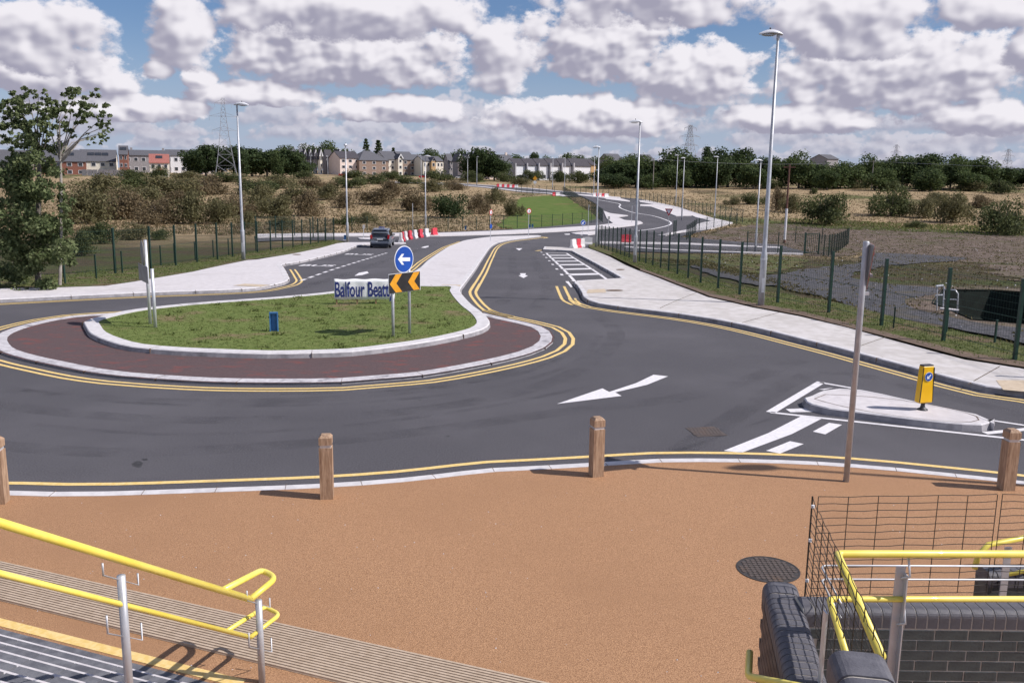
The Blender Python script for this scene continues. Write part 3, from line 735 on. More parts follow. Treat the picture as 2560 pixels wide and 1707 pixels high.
# repair patch and oil stains
wq('repair_patch', [(1240, 629), (1345, 631), (1338, 641), (1236, 639)], dz=0.003, mat='tyre_mark')
pmat('oil_stain', (0.030, 0.029, 0.031), (0.055, 0.053, 0.056), 9, 0.7, 4)
for cx, cy, rx, ry in ((345, 1160, 16, 9), (362, 1148, 9, 3), (1700, 1003, 7, 2), (640, 1040, 5, 2), (1120, 1090, 6, 2), (1050, 1000, 4, 1.5)):
    m, done = mark('oil_stain', 'oil_stain'); quad(m, [G(cx + rx * math.cos(q) * random.uniform(.6, 1), cy + ry * math.sin(q) * random.uniform(.6, 1)).xy for q in np.linspace(0, 2 * PI, 16)[:-1]], 0.0035, .3); done()
# iron covers and gully in the road
pmat('iron', (0.095, 0.075, 0.066), (0.15, 0.12, 0.105), 25, 0.6, 5, (0.17, 0.11, 0.075), 3, (0.5, 0.75), 0.3, 60, metal=0.4)
pmat('iron_dark', (0.05, 0.045, 0.045), (0.08, 0.07, 0.065), 25, 0.6, 5, metal=0.3)
def iron_cover(c, r, z, parent, rows=9):
    m = MB(); m.lathe([(r, z), (r, z + 0.006), (r - 0.02, z + 0.006), (r - 0.02, z + 0.003)], 40, (c.x, c.y, 0))
    o = m.build('manhole_cover', 'iron_dark', parent)
    m = MB()
    st = 2 * (r - .04) / rows
    for i in range(rows):
        for j in range(rows):
            x = -r + .04 + st * (i + .5); y = -r + .04 + st * (j + .5)
            if math.hypot(x, y) < r - 0.06: m.box((c.x + x, c.y + y, z + 0.006), (st * .82, st * .82, 0.005), 0.4)
    m.build('tread', 'iron', o)
    return o
iron_cover(PZ(1920, 1423, .03), 0.40, 0.031, plz, 11)
c = PZ(1765, 1079, 0)
m = MB(); m.box((c.x, c.y, 0.004), (0.62, 0.62, 0.006), 0.2)
for i in range(9): m.box((c.x - .28 + .07 * i, c.y, 0.008), (0.03, 0.56, 0.006), 0.0)
m.build('gully_grate', 'iron', road)

# ================================================================== things along the road
pmat('galv', (0.42, 0.43, 0.46), (0.52, 0.53, 0.56), 5, 0.45, 5, (0.36, 0.37, 0.40), 0.8, (0.5, 0.8), metal=0.35, spec=0.5)
pmat('galv_bright', (0.58, 0.59, 0.62), (0.66, 0.67, 0.70), 6, 0.4, 5, metal=0.4)
pmat('lantern_white', (0.62, 0.63, 0.66), (0.70, 0.71, 0.74), 4, 0.35, 4)
pmat('glass_bowl', (0.35, 0.36, 0.38), (0.42, 0.43, 0.45), 4, 0.15, 3)
pmat('dark_plastic', (0.03, 0.03, 0.035), (0.05, 0.05, 0.055), 8, 0.5, 3)
pmat('fence_green', (0.007, 0.030, 0.021), (0.011, 0.042, 0.029), 6, 0.45, 4)
pmat('timber', (0.31, 0.195, 0.12), (0.47, 0.325, 0.22), 5, 0.75, 6, (0.18, 0.10, 0.06), 2.0, (0.5, 0.8), 0.35, 25, stretch=(9, 9, 0.9))
pmat('sign_blue', (0.010, 0.065, 0.34), (0.014, 0.080, 0.40), 3, 0.4, 3)
pmat('sign_white', (0.74, 0.76, 0.80), (0.80, 0.82, 0.86), 3, 0.45, 3)
pmat('sign_black', (0.018, 0.016, 0.016), (0.03, 0.027, 0.026), 5, 0.45, 3)
pmat('sign_orange', (0.68, 0.29, 0.012), (0.76, 0.34, 0.02), 5, 0.45, 3)
pmat('sign_red', (0.50, 0.015, 0.025), (0.58, 0.025, 0.035), 5, 0.45, 3)
pmat('sign_back', (0.24, 0.24, 0.25), (0.32, 0.31, 0.31), 4, 0.5, 4, (0.22, 0.17, 0.10), 2.2, (0.55, 0.75), metal=0.3)
pmat('banner_white', (0.84, 0.84, 0.86), (0.88, 0.88, 0.90), 3, 0.6, 4)
pmat('banner_blue', (0.018, 0.028, 0.16), (0.025, 0.04, 0.20), 4, 0.55, 3)
pmat('stake_wood', (0.28, 0.15, 0.08), (0.42, 0.27, 0.16), 8, 0.8, 5, stretch=(6, 6, 1))
pmat('blue_plastic', (0.035, 0.15, 0.36), (0.06, 0.20, 0.43), 6, 0.5, 4, (0.12, 0.20, 0.30), 4, (0.6, 0.8))
pmat('bollard_yellow', (0.85, 0.46, 0.006), (0.90, 0.52, 0.01), 3, 0.35, 3)
pmat('barrier_red', (0.55, 0.03, 0.055), (0.66, 0.055, 0.08), 4, 0.5, 4, (0.45, 0.04, 0.06), 2, (0.5, 0.8))
pmat('barrier_white', (0.62, 0.60, 0.60), (0.72, 0.70, 0.70), 4, 0.5, 4, (0.55, 0.50, 0.48), 2, (0.55, 0.8))

# ---- street lamps
def lantern_mesh():
    """shell pointing along -x, fixed on a post at the origin"""
    m = MB(); nu, nv = 14, 10; vs = []; fs = []
    for i in range(nu + 1):
        t = i / nu; x = 0.17 - 0.90 * t
        w = 0.175 * math.sin(PI * min(1, max(0, 0.10 + 0.86 * t ** 0.75))) ** 0.62
        h = 0.145 * math.sin(PI * min(1, max(0, 0.06 + 0.86 * t ** 0.85))) ** 0.7
        for j in range(nv + 1):
            a = PI * j / nv
            vs.append((x, -w * math.cos(a), 0.055 + h * math.sin(a) + 0.05 * math.sin(PI * t)))
    for i in range(nu):
        for j in range(nv):
            a = i * (nv + 1) + j; fs.append((a, a + 1, a + nv + 2, a + nv + 1))
        fs.append((i * (nv + 1), (i + 1) * (nv + 1), (i + 1) * (nv + 1) + nv, i * (nv + 1) + nv))
    m.add(vs, fs)
    m.add(vs[:nv + 1], [tuple(range(nv + 1))]); m.add(vs[-nv - 1:], [tuple(range(nv + 1))])
    return m.mesh('lantern', 'lantern_white', True)
LH = 9.6
def lamp_proto():
    d = {}
    m = MB(); m.lathe([(.125, -.3), (.125, 1.85), (.118, 1.95), (.088, 2.05), (.084, 3.0), (.045, LH + .05)], 14); d['column'] = m.mesh('column', 'galv', True)
    m = MB(); m.box((0, -.118, .85), (.10, .03, .55)); d['access_door'] = m.mesh('access_door', 'galv_bright')
    m = MB(); m.lathe([(.131, 1.83), (.131, 1.90)], 14); d['band'] = m.mesh('band', 'galv_bright')
    d['lantern'] = lantern_mesh()
    m = MB(); m.lathe([(.030, 0), (.030, .05), (.022, .075)], 10, (-.32, 0, .235)); d['photocell'] = m.mesh('photocell', 'dark_plastic', True)
    m = MB(); vs = []
    for i in range(7):
        for j in range(7):
            a = i / 6 * 2 - 1; b = j / 6 * 2 - 1; q = max(0, 1 - a * a) * max(0, 1 - b * b)
            vs.append((-.38 + a * .26, b * .12, .052 - .055 * math.sqrt(q)))
    m.add(vs, [(i * 7 + j, i * 7 + j + 1, i * 7 + j + 8, i * 7 + j + 7) for i in range(6) for j in range(6)]); d['glass_bowl'] = m.mesh('glass_bowl', 'glass_bowl', True)
    m = MB(); m.tube([(0, 0, -.12), (0, 0, .08)], .06, 10); d['spigot'] = m.mesh('spigot', 'galv')
    return d
LP = lamp_proto()
def lamp(base, top_y, head, label, group=None, detail=True, hgt=None):
    b = G(*base)
    if hgt is None: hgt = PD(base[0], top_y, b.y).z - b.z
    hgt = max(7.5, min(11.5, hgt))
    t = thing('street_lamp', b, 0, label, 'street lamp', group)
    c = link('column', LP['column'], t); c.scale = (1, 1, hgt / LH)
    if detail:
        o = link('access_door', LP['access_door'], t); link('band', LP['band'], t)
    l = link('lantern', LP['lantern'], t, (0, 0, hgt), head)
    if detail:
        link('photocell', LP['photocell'], l); link('glass_bowl', LP['glass_bowl'], l); link('spigot', LP['spigot'], l)
    return t
R = math.radians
lamp((1902, 767), 92, R(8), 'tall grey street lamp nearest the camera on the right footpath')
lamp((1587, 658), 309, R(5), 'street lamp beside the painted parking boxes on the right')
lamp((609, 652), 266, R(172), 'street lamp behind the left footpath, beside the green fence')
lamp((869, 607), 366, R(100), 'street lamp at the left corner where the side road begins')
lamp((1064, 575), 393, R(170), 'street lamp just behind the row of red and white barriers')
lamp((1490, 619), 371, R(5), 'street lamp at the far end of the right fence')
lamp((1704, 551), 397, R(20), 'street lamp left of the two on the far bend footpath')
lamp((1689, 514), 390, R(10), 'street lamp against the far green fence above the white road line')
lamp((1786, 549), 394, R(15), 'street lamp right of the far bend, before the far fence')
lamp((1888, 630), 404, R(15), 'street lamp beside the access road behind the right fence')
FARL = [((1592, 507), 393), ((1484, 486), 397), ((1411, 478), 397), ((1381, 475), 396), ((1192, 463), 393), ((1169, 469), 395), ((1053, 454), 391), ((820, 442), 392), ((778, 443), 390), ((746, 433), 395), ((715, 432), 395), ((685, 440), 396), ((672, 435), 395)]
for (b_, ty), n_ in zip(FARL, ('right of the tall lamp, behind the winding road', 'left of the far fence corner on the winding road', 'by the white terrace, right of a pair', 'by the white terrace, left of a pair', 'in front of the big dark tree', 'just left of the big dark tree', 'in front of the cream rendered flats', 'before the pink gabled house', 'before the dark gabled terrace', 'before the left end of the dark terrace', 'at the edge of the wood beside the dark terrace', 'right of a pair before the wood', 'left of a pair before the wood')):
    lamp(b_, ty, R(random.uniform(-30, 200)), 'distant street lamp ' + n_, 'distant street lamps', False)
# the lamp whose shadow lies across the plaza; it stands just right of the picture
b0 = PZ(1875, 1168, .03); hh = 9.7; q = b0 + Vector((SUN_H.x, SUN_H.y, 0)) * (hh / math.tan(SUN_EL)) + Vector((0.35, 0, 0))
t = thing('street_lamp', (q.x, q.y, 0.0), 0, 'street lamp at the right edge casting its long shadow across the plaza', 'street lamp')
c = link('column', LP['column'], t); c.scale = (1, 1, hh / LH); l = link('lantern', LP['lantern'], t, (0, 0, hh), R(5)); link('photocell', LP['photocell'], l); link('glass_bowl', LP['glass_bowl'], l); link('spigot', LP['spigot'], l)

# ---- weld mesh fences
def wire(mb, a, b, r):
    a, b = Vector(a), Vector(b); t = (b - a).normalized(); u = Vector((0, 1, 0)); w = t.cross(u).normalized()
    o = [u * r, (-u * .5 + w * .87) * r, (-u * .5 - w * .87) * r]
    mb.add([a + k for k in o] + [b + k for k in o], [(0, 1, 4, 3), (1, 2, 5, 4), (2, 0, 3, 5)])
PANEL = {}
def panel_mesh(h, L, fine):
    key = (h, round(L, 1), fine)
    if key not in PANEL:
        m = MB(); r = 0.0030 if fine else 0.0055
        n = int(L / (0.10 if fine else 0.2))
        for i in range(n + 1): wire(m, (i * L / n, 0, .06), (i * L / n, 0, h), r)
        k = int(h / 0.2)
        for i in range(k + 1):
            z = .06 + (h - .06) * i / k; wire(m, (0, 0.006, z), (L, 0.006, z), r * 1.1)
        for z in ((h * .12, h * .55, h * .97) if fine else (h * .5, h * .97)): wire(m, (0, -.008, z), (L, -.008, z), 0.007 if fine else 0.010)
        PANEL[key] = m.mesh('mesh_panel', 'fence_green')
    return PANEL[key]
POST = {}
def post_mesh(h, w):
    if (h, w) not in POST:
        m = MB(); m.box((0, 0, h / 2 - .25), (w, w, h + .5)); m.box((0, 0, h + .012), (w + .012, w + .012, .024)); POST[h, w] = m.mesh('post', 'fence_green')
    return POST[h, w]
def fence(px, h, spacing, label, fine=True, panels=True, w=0.085, name='mesh_fence', world=None):
    path = dens(world if world else G2(px), 0.3, False); L = [0.0]
    for i in range(1, len(path)): L.append(L[-1] + (path[i] - path[i - 1]).length)
    n = max(1, round(L[-1] / spacing)); pts = []
    for k_ in range(n + 1):
        d = L[-1] * k_ / n; i = max(0, min(len(path) - 2, bisect.bisect_right(L, d) - 1))
        f = (d - L[i]) / max(1e-6, L[i + 1] - L[i]); pts.append(path[i].lerp(path[i + 1], min(1, f)))
    P3 = [H(p.x, p.y) for p in pts]
    t = thing(name, P3[0], 0, label, 'fence')
    for i, p in enumerate(P3):
        d = P3[min(i + 1, n)] - P3[max(i - 1, 0)]
        o = link('post', post_mesh(h, w), t, p - P3[0], math.atan2(d.y, d.x))
    if panels:
        for i in range(n):
            d = P3[i + 1] - P3[i]; hl = math.hypot(d.x, d.y)
            o = link('mesh_panel', panel_mesh(h - .08, spacing, fine), t, P3[i] - P3[0])
            o.rotation_euler = (0, -math.atan2(d.z, hl), math.atan2(d.y, d.x)); o.scale = (d.length / round(spacing, 1), 1, 1)
    return t
fence(FENCE_R, 2.3, 2.9, 'tall green mesh fence along the right footpath')
fence(FENCE_L, 2.3, 2.9, 'tall green mesh fence along the left footpath')
fence([(0, 717), (98, 718), (165, 713), (290, 690), (395, 668), (450, 655), (502, 650), (555, 642), (640, 630)], 1.15, 2.7, 'low row of green posts behind the left mesh fence', False, False, 0.06, 'low_fence')
fence([(835, 602), (800, 596), (740, 592), (640, 596)], 2.2, 2.6, 'green mesh fence turning into the left side road', False)
fence([(880, 578), (936, 575), (1006, 578), (1124, 577), (1230, 572), (1330, 568), (1420, 562), (1500, 556)], 1.75, 3.05, 'green mesh fence with thin posts behind the far footpath', False, w=.06)
fence([(1506, 556), (1478, 531), (1440, 508), (1408, 487)], 2.2, 2.6, 'dark green mesh fence running up the edge of the lawn', True)
fence([(1552, 496), (1610, 503), (1693, 518), (1781, 541), (1856, 556)], 2.2, 2.6, 'long green mesh fence behind the far bend footpath', True)
fence([(1290, 481), (1340, 485), (1405, 489)], 2.2, 2.8, 'green mesh fence beside the far road left of the lawn', False)
fence([(1425, 481), (1480, 486), (1552, 493)], 1.8, 3.0, 'pale green mesh fence at the head of the winding road', False)
fence([(1716, 600), (1742, 578), (1785, 571), (1842, 563)], 1.9, 3.4, 'row of green fence posts on the edge of the bare soil', False)
fence([(1867, 630), (1941, 634), (2010, 634)], 2.1, 3.0, 'short green fence beside the access road gate', False)
fence([(2046, 634), (2069, 640), (2120, 610), (1988, 606)], 2.0, 3.2, 'green fence closing the compound right of the gate', False)
fence([(2233, 824), (2330, 826), (2430, 850), (2540, 872), (2640, 890)], 0.75, 1.9, 'low green stakes along the near edge of the gravel', False, False, 0.05, 'low_fence')
g0, g1 = G(2012, 634), G(2045, 634); d = g1 - g0
t = thing('compound_gate', g0, math.atan2(d.y, d.x), 'green barred gate at the end of the access road', 'gate')
Lg = d.length
m = MB()
for z in (.12, 2.0): m.box((Lg / 2, 0, z), (Lg, .05, .05))
for x in (0.03, Lg - .03): m.box((x, 0, 1.05), (.06, .06, 2.1))
m.build('gate_frame', 'fence_green', t)
for i in range(1, 7):
    m = MB(); m.box((Lg * i / 7, 0, 1.06), (.035, .03, 1.85)); m.build('bar', 'fence_green', t)
# green gate leaf by the far access road
g0, g1 = G(1683, 590), G(1690, 588); d = g1 - g0
t = thing('service_gate', g0, math.atan2(d.y, d.x), 'narrow dark green gate leaf at the start of the access road', 'gate'); Lg = max(1.0, d.length)
m = MB(); m.box((Lg / 2, 0, 2.0), (Lg, .06, .07)); m.box((Lg / 2, 0, .2), (Lg, .06, .07)); m.box((.03, 0, 1.05), (.07, .07, 2.1)); m.box((Lg - .03, 0, 1.05), (.07, .07, 2.1)); m.build('gate_frame', 'fence_green', t)
m = MB()
for i in range(1, 9): m.box((Lg * i / 9, 0, 1.1), (.04, .02, 1.8))
m.build('infill', 'fence_green', t)

# ---- timber bollards
def bollard_meshes():
    d = {}
    w = .098
    m = MB(); m.box((0, 0, .39), (2 * w, 2 * w, .86)); d['post'] = m.mesh('post', 'timber')
    m = MB(); m.box((0, 0, .845), (2 * w - .03, 2 * w - .03, .05)); d['reflective_band'] = m.mesh('reflective_band', 'galv_bright')
    m = MB(); m.box((0, 0, .92), (2 * w, 2 * w, .11)); m.box((0, 0, .995), (2 * w, 2 * w, .04), taper=.62); d['cap'] = m.mesh('cap', 'timber')
    return d
BM_ = bollard_meshes()
for (px, py), rz, lab in (((2, 1255), .15, 'timber bollard cut by the left edge of the photo'), ((818, 1243), .12, 'timber bollard in front of the kerb, left of centre'), ((1490, 1188), .32, 'timber bollard in front of the kerb, right of centre'), ((2514, 1222), .05, 'timber bollard at the right edge beside the splitter island')):
    t = thing('timber_bollard', PZ(px, py, .03), rz, lab, 'bollard', 'timber bollards along the plaza kerb')
    for k_ in ('post', 'reflective_band', 'cap'): link(k_, BM_[k_], t)

# ---- signs in planes: photograph points on a vertical plane through two posts
def on_plane(px, py, p0, dr):
    r = ray(px, py); nrm = Vector((-dr.y, dr.x))
    tt = (p0.x * nrm.x + p0.y * nrm.y) / (r[0] * nrm.x + r[1] * nrm.y)
    q = Vector((r[0] * tt, r[1] * tt)); return Vector(((q - p0.xy).dot(dr), EYE + r[2] * tt - p0.z))
def disc(n, r, c=(0, 0)): return [(c[0] + r * math.cos(2 * PI * i / n), c[1] + r * math.sin(2 * PI * i / n)) for i in range(n)]
UP = Matrix(((1, 0, 0), (0, 0, -1), (0, 1, 0)))          # plan (x, y) -> plane (x, z), front facing -y
def plate(poly, y0, thick): 
    m = MB(); m.prism(poly, -y0, -y0 + thick, UP); return m
def zoomed(x, y): return (700 + x / 5.228, 600 + y / 5.228)
pL, pR = G(983, 843, .155), G(1024, 835, .155)
dr = (pR.xy - pL.xy).normalized(); span = (pR.xy - pL.xy).length
cs = thing('chevron_sign', pL, math.atan2(dr.y, dr.x), 'orange and black chevron board with round blue arrow sign on the island', 'road sign')
zb = on_plane(968, 689, pL, dr).y; zc = on_plane(1006, 648, pL, dr); 
rad = (on_plane(1006, 614, pL, dr).y - on_plane(1006, 682, pL, dr).y) / 2
m = MB(); m.tube([(0, 0, -.2), (0, 0, zb - .02)], .044, 12); m.build('post', 'galv', cs, smooth=True)
m = MB(); m.tube([(span, 0, -.2), (span, 0, zc.y + rad * .8)], .044, 12); m.build('post', 'galv', cs, smooth=True)
co = [on_plane(*zoomed(*p), pL, dr) for p in ((1402, 463), (1800, 405), (1802, 640), (1418, 695))]
x0, x1 = (co[0].x + co[3].x) / 2, (co[1].x + co[2].x) / 2; z1, z0 = (co[0].y + co[1].y) / 2, (co[2].y + co[3].y) / 2
bo = plate([(x0 - .03, z0 - .02), (x1 + .05, z0 - .02), (x1 + .05, z1 + .02), (x0 - .03, z1 + .02)], -.050, .012).build('chevron_board', 'sign_white', cs)
plate([(x0 - .02, z0 - .01), (x1 + .02, z0 - .01), (x1 + .02, z1 + .01), (x0 - .02, z1 + .01)], -.064, .012).build('black_panel', 'sign_black', bo)
W, Hh = x1 - x0, z1 - z0
for s0 in (0.0, 0.60):
    ch = [(s0, .5), (s0 + .19, 1), (s0 + .40, 1), (s0 + .21, .5), (s0 + .40, 0), (s0 + .19, 0)]
    plate([(x0 + W * min(a, 1), z0 + Hh * b) for a, b in ch], -.077, .005).build('chevron', 'sign_orange', bo)
do = plate(disc(40, rad, (zc.x, zc.y)), -.056, .010).build('round_plate', 'sign_white', cs)
plate(disc(40, rad * .93, (zc.x, zc.y)), -.066, .008).build('blue_face', 'sign_blue', do)
ar = [(-.78, 0), (-.30, .46), (-.02, .46), (-.28, .16), (.72, .16), (.72, -.16), (-.28, -.16), (-.02, -.46), (-.30, -.46)]
plate([(zc.x + a * rad * .86, zc.y + b * rad * .86 + a * rad * -.06) for a, b in ar], -.072, .005).build('arrow', 'sign_white', do)

# sign pair at the left end of the island, seen from behind
pL, pR = G(376, 811, .155), G(389, 820, .155)
dr = (pR.xy - pL.xy).normalized(); span = (pR.xy - pL.xy).length
bs = thing('chevron_sign', pL, math.atan2(dr.y, dr.x), 'pair of sign plates seen from behind at the left of the island', 'road sign')
zt = PD(372, 600, pL.y).z - pL.z; zt2 = PD(384, 672, pR.y).z - pR.z
m = MB(); m.tube([(0, 0, -.2), (0, 0, zt)], .05, 12); m.build('post', 'galv_bright', bs, smooth=True)
m = MB(); m.tube([(span, 0, -.2), (span, 0, zt2)], .05, 12); m.build('post', 'galv_bright', bs, smooth=True)
zp = PD(380, 670, pR.y).z - pR.z; zq = PD(380, 713, pR.y).z - pR.z
plate([(-span * 1.3, zq), (span * .55, zq), (span * .55, zp), (-span * 1.3, zp)], -.056, .012).build('back_plate', 'sign_back', bs)
zd = PD(367, 632, pL.y).z - pL.z
o = plate(disc(36, .38), 0, .012).build('round_plate', 'sign_back', bs, (-.16, -.075, zd), rz=R(-4)); 

# hanging banner on stakes
pL, pR = G(842, 761.5, .155), G(940, 760.5, .155); dr = (pR.xy - pL.xy).normalized()
bn = thing('banner', pL, math.atan2(dr.y, dr.x), 'white banner with blue lettering on wooden stakes behind the chevron sign', 'banner')
a, b_ = on_plane(835, 697.5, pL, dr), on_plane(836.5, 748.5, pL, dr); xr = on_plane(987, 750, pL, dr).x
m = MB(); nx = 30; vs = []; fs = []
for i in range(nx + 1):
    for j in range(7):
        x = a.x + (xr - a.x) * i / nx; z = b_.y + (a.y - b_.y) * j / 6
        vs.append((x, -.06 + .018 * math.sin(i * .7) * math.sin(j * .5) , z + (.012 * math.cos(i * .63) if j in (0, 6) else 0)))
fs = [(i * 7 + j, (i + 1) * 7 + j, (i + 1) * 7 + j + 1, i * 7 + j + 1) for i in range(nx) for j in range(6)]
m.add(vs, fs); so_ = m.build('sheet', 'banner_white', bn, smooth=True); md = so_.modifiers.new('thickness', 'SOLIDIFY'); md.thickness = .006
me = text_mesh('Balfour Beatty', 1.0, 1.0, .020)
xs = [v.co.x for v in me.vertices]; ys = [v.co.y for v in me.vertices]
tx0 = a.x + .03; tw = xr - a.x - .06
zlo = on_plane(836, 742, pL, dr).y; capz = on_plane(836, 703.5, pL, dr).y
# the default face: cap height reaches max(ys); the tail of y reaches min(ys)
ymax = max(ys); base_y = None
cand = sorted(v.co.y for v in me.vertices if v.co.x < min(xs) + .3); base_y = cand[0]
for v in me.vertices:
    v.co = (tx0 + (v.co.x - min(xs)) / (max(xs) - min(xs)) * tw, -.088, zlo + (v.co.y - base_y) / (ymax - base_y) * (capz - zlo))
me.materials.append(MATS['banner_blue']); link('lettering', me, bn)
for px in (842, 893, 940, 985):
    x = on_plane(px, 761, pL, dr).x
    m = MB(); m.box((x, 0, a.y / 2 - .05), (.05, .045, a.y + .1)); m.build('stake', 'stake_wood', bn)

# blue marker boxes
def marker(base, w, h, rz, label):
    t = thing('marker_post', G(*base), rz, label, 'marker post', 'blue marker posts')
    m = MB(); m.box((0, .05, h / 2), (w, .02, h)); m.box((-w / 2 + .015, 0, h / 2), (.03, .10, h)); m.box((w / 2 - .015, 0, h / 2), (.03, .10, h)); m.box((0, 0, h - .02), (w - .062, .10, .04)); m.build('casing', 'blue_plastic', t)
    m = MB(); m.box((0, .03, h * .5), (w * .45, .02, h * .9)); m.build('rib', 'blue_plastic', t)
    m = MB(); m.box((0, -.09, .012), (w * 1.6, .34, .03)); m.build('footing', 'kerb_concrete', t)
marker((686, 842), .25, .76, .15, 'blue plastic marker post standing in the island grass')
marker((1164, 575), .24, .55, 0, 'blue marker post before the far fence, nearest the dark bush')
marker((1324, 570), .24, .5, 0, 'blue marker post left of a pair by the round sign')
marker((1331, 569), .24, .5, 0, 'blue marker post right of a pair by the round sign')
marker((863, 600), .24, .5, 0, 'blue marker post beside the lamp at the left corner')

# yellow keep left bollard on the splitter island
pb = G(2306, 1024, .15); rz = R(16)
t = thing('traffic_bollard', pb, rz, 'yellow plastic bollard with round blue arrow on the splitter island', 'bollard')
m = MB(); m.lathe([(.11, 0), (.105, .02), (.055, .05), (.04, .12), (.06, .17)], 14); m.build('foot', 'dark_plastic', t, smooth=True)
def tapered(zs):
    m = MB(); vs = []; 
    for z, w, d_ in zs: vs += [(-w, -d_, z), (w, -d_, z), (w, d_, z), (-w, d_, z)]
    fs = [(3, 2, 1, 0)]
    for i in range(len(zs) - 1):
        for k_ in range(4): fs.append((i * 4 + k_, i * 4 + (k_ + 1) % 4, i * 4 + 4 + (k_ + 1) % 4, i * 4 + 4 + k_))
    n = len(zs) * 4; fs.append((n - 4, n - 3, n - 2, n - 1)); m.add(vs, fs); return m
bb = tapered([(.165, .150, .075), (.19, .158, .085), (.94, .132, .072), (.96, .125, .066)]).build('body', 'bollard_yellow', t)
md = bb.modifiers.new('round', 'BEVEL'); md.width = .012; md.segments = 2
tapered([(.962, .126, .068), (.985, .12, .06)]).build('top_cap', 'dark_plastic', t)
for s_ in (-1, 1):
    m = MB(); m.box((s_ * .146, -.078, .56), (.012, .014, .74), M=Matrix.Rotation(s_ * -.035, 3, 'Y')); m.build('edge_strip', 'sign_black', bb)
tl = Matrix.Rotation(R(-1), 3, 'X')
fd = plate(disc(32, .098, (0, .74)), -.086, .008).build('round_plate', 'sign_white', bb); plate(disc(32, .090, (0, .74)), -.091, .006).build('blue_face', 'sign_blue', bb)
a45 = [((x - y) * .7071, (x + y) * .7071) for x, y in [(a * .085, b * .085) for a, b in ar]]
plate([(x, .74 + z) for x, z in a45], -.095, .005).build('arrow', 'sign_white', bb)

# yield sign seen from behind, on its post at the kerb of the plaza
ps = PZ(2115, 1203, .03); t = thing('yield_sign', ps, 0, 'tall grey post with a triangular sign seen edge-on beside the kerb', 'road sign')
m = MB(); m.lathe([(.048, -.2), (.048, 3.96), (.04, 3.975)], 16); m.build('post', 'galv', t, smooth=True)
tri = [(-.45, .74), (.45, .74), (.46, .70), (.03, 0), (-.03, 0), (-.46, .70)]
o = MB().prism(tri, -.006, .006, UP).build('triangle_plate', 'sign_back', t, (.075, .05, 3.20), rz=R(77)); 
m = MB(); m.prism(tri, .007, .010, UP); m.build('face', 'sign_red', o)
m = MB()
for z in (.25, .6): m.box((0, -.03, z), (.5, .04, .04))
m.build('channel', 'sign_back', o)
m = MB(); m.box((.07, .02, 3.14), (.09, .05, .05)); m.build('clip', 'galv_bright', t)

# small signs by the median and the far junction
def small_sign(base, top, kind, label, r=.30, rz=0.0):
    b = G(*base, .13); h = PD(base[0], top, b.y).z - b.z
    t = thing('road_sign', b, rz, label, 'road sign')
    m = MB(); m.tube([(0, 0, -.2), (0, 0, h)], .035, 8); m.build('post', 'galv_bright', t)
    if kind == 'ring':
        o = plate(disc(28, r, (0, h - r)), -.045, .012).build('round_plate', 'sign_red', t); plate(disc(28, r * .72, (0, h - r)), -.052, .008).build('face', 'sign_white', o)
        plate([(-.04, h - r * 1.6), (.04, h - r * 1.6), (.10, h - r * .6), (.02, h - r * .6)], -.058, .008).build('symbol', 'sign_black', o)
    elif kind == 'blue':
        o = plate(disc(28, r, (0, h - r)), -.045, .012).build('round_plate', 'sign_white', t); plate(disc(28, r * .92, (0, h - r)), -.052, .008).build('face', 'sign_blue', o)
        plate([(r * .62 * (x - z) , h - r + r * .62 * (x + z)) for x, z in ar], -.058, .005).build('arrow', 'sign_white', o)
    elif kind == 'yield':
        T = [(-r * 1.2, h), (r * 1.2, h), (0, h - r * 2)]
        o = plate(T, -.045, .012).build('triangle_plate', 'sign_red', t); plate([(-r * .7, h - r * .28), (r * .7, h - r * .28), (0, h - r * 1.42)], -.052, .008).build('face', 'sign_white', o)
    elif kind == 'back':
        plate([(-r, h - 2 * r), (r, h - 2 * r), (r, h), (-r, h)], -.045, .012).build('back_plate', 'sign_back', t)
    elif kind == 'works':
        o = plate([(-r * 1.5, h - r * 1.4), (0, h - r * 2.9), (r * 1.5, h - r * 1.4), (0, h + .1)], -.045, .012).build('diamond_plate', 'sign_orange', t); plate(disc(24, r, (0, h - r * 3.6)), -.045, .012).build('round_plate', 'sign_white', t)
    return t
s_ = small_sign((1226, 603), 524, 'ring', 'slim sign seen sideways on the tip of the median', .30, R(62))
h_ = PD(1226, 566, s_.location.y).z - s_.location.z; plate(disc(20, .25, (0, h_)), -.06, .012).build('lower_plate', 'sign_blue', s_)
small_sign((1321, 592), 521, 'ring', 'round red and white prohibition sign at the end of the median', .33, R(35))
small_sign((1457, 582), 550, 'blue', 'small blue keep left sign on the far splitter', .36, R(20))
small_sign((1470, 581), 512, 'back', 'thin grey sign post on the far splitter', .16, R(70))
small_sign((1579, 556), 501, 'back', 'square sign seen from behind on the bend of the winding road', .42, 0)
small_sign((1670, 586), 522, 'yield', 'red and white yield sign beyond the right fence', .5, R(-35))
small_sign((1521, 568), 541, 'back', 'dark narrow sign on the corner of the far footpath', .24, R(40))
small_sign((909, 594), 562, 'back', 'small sign seen sideways on the splitter of the side road', .20, R(60))
small_sign((1032, 575), 508, 'back', 'tall bare pole behind the red and white barriers', .03, 0)
small_sign((1337, 487), 441, 'works', 'orange diamond road works sign beside the far road', .42, 0)

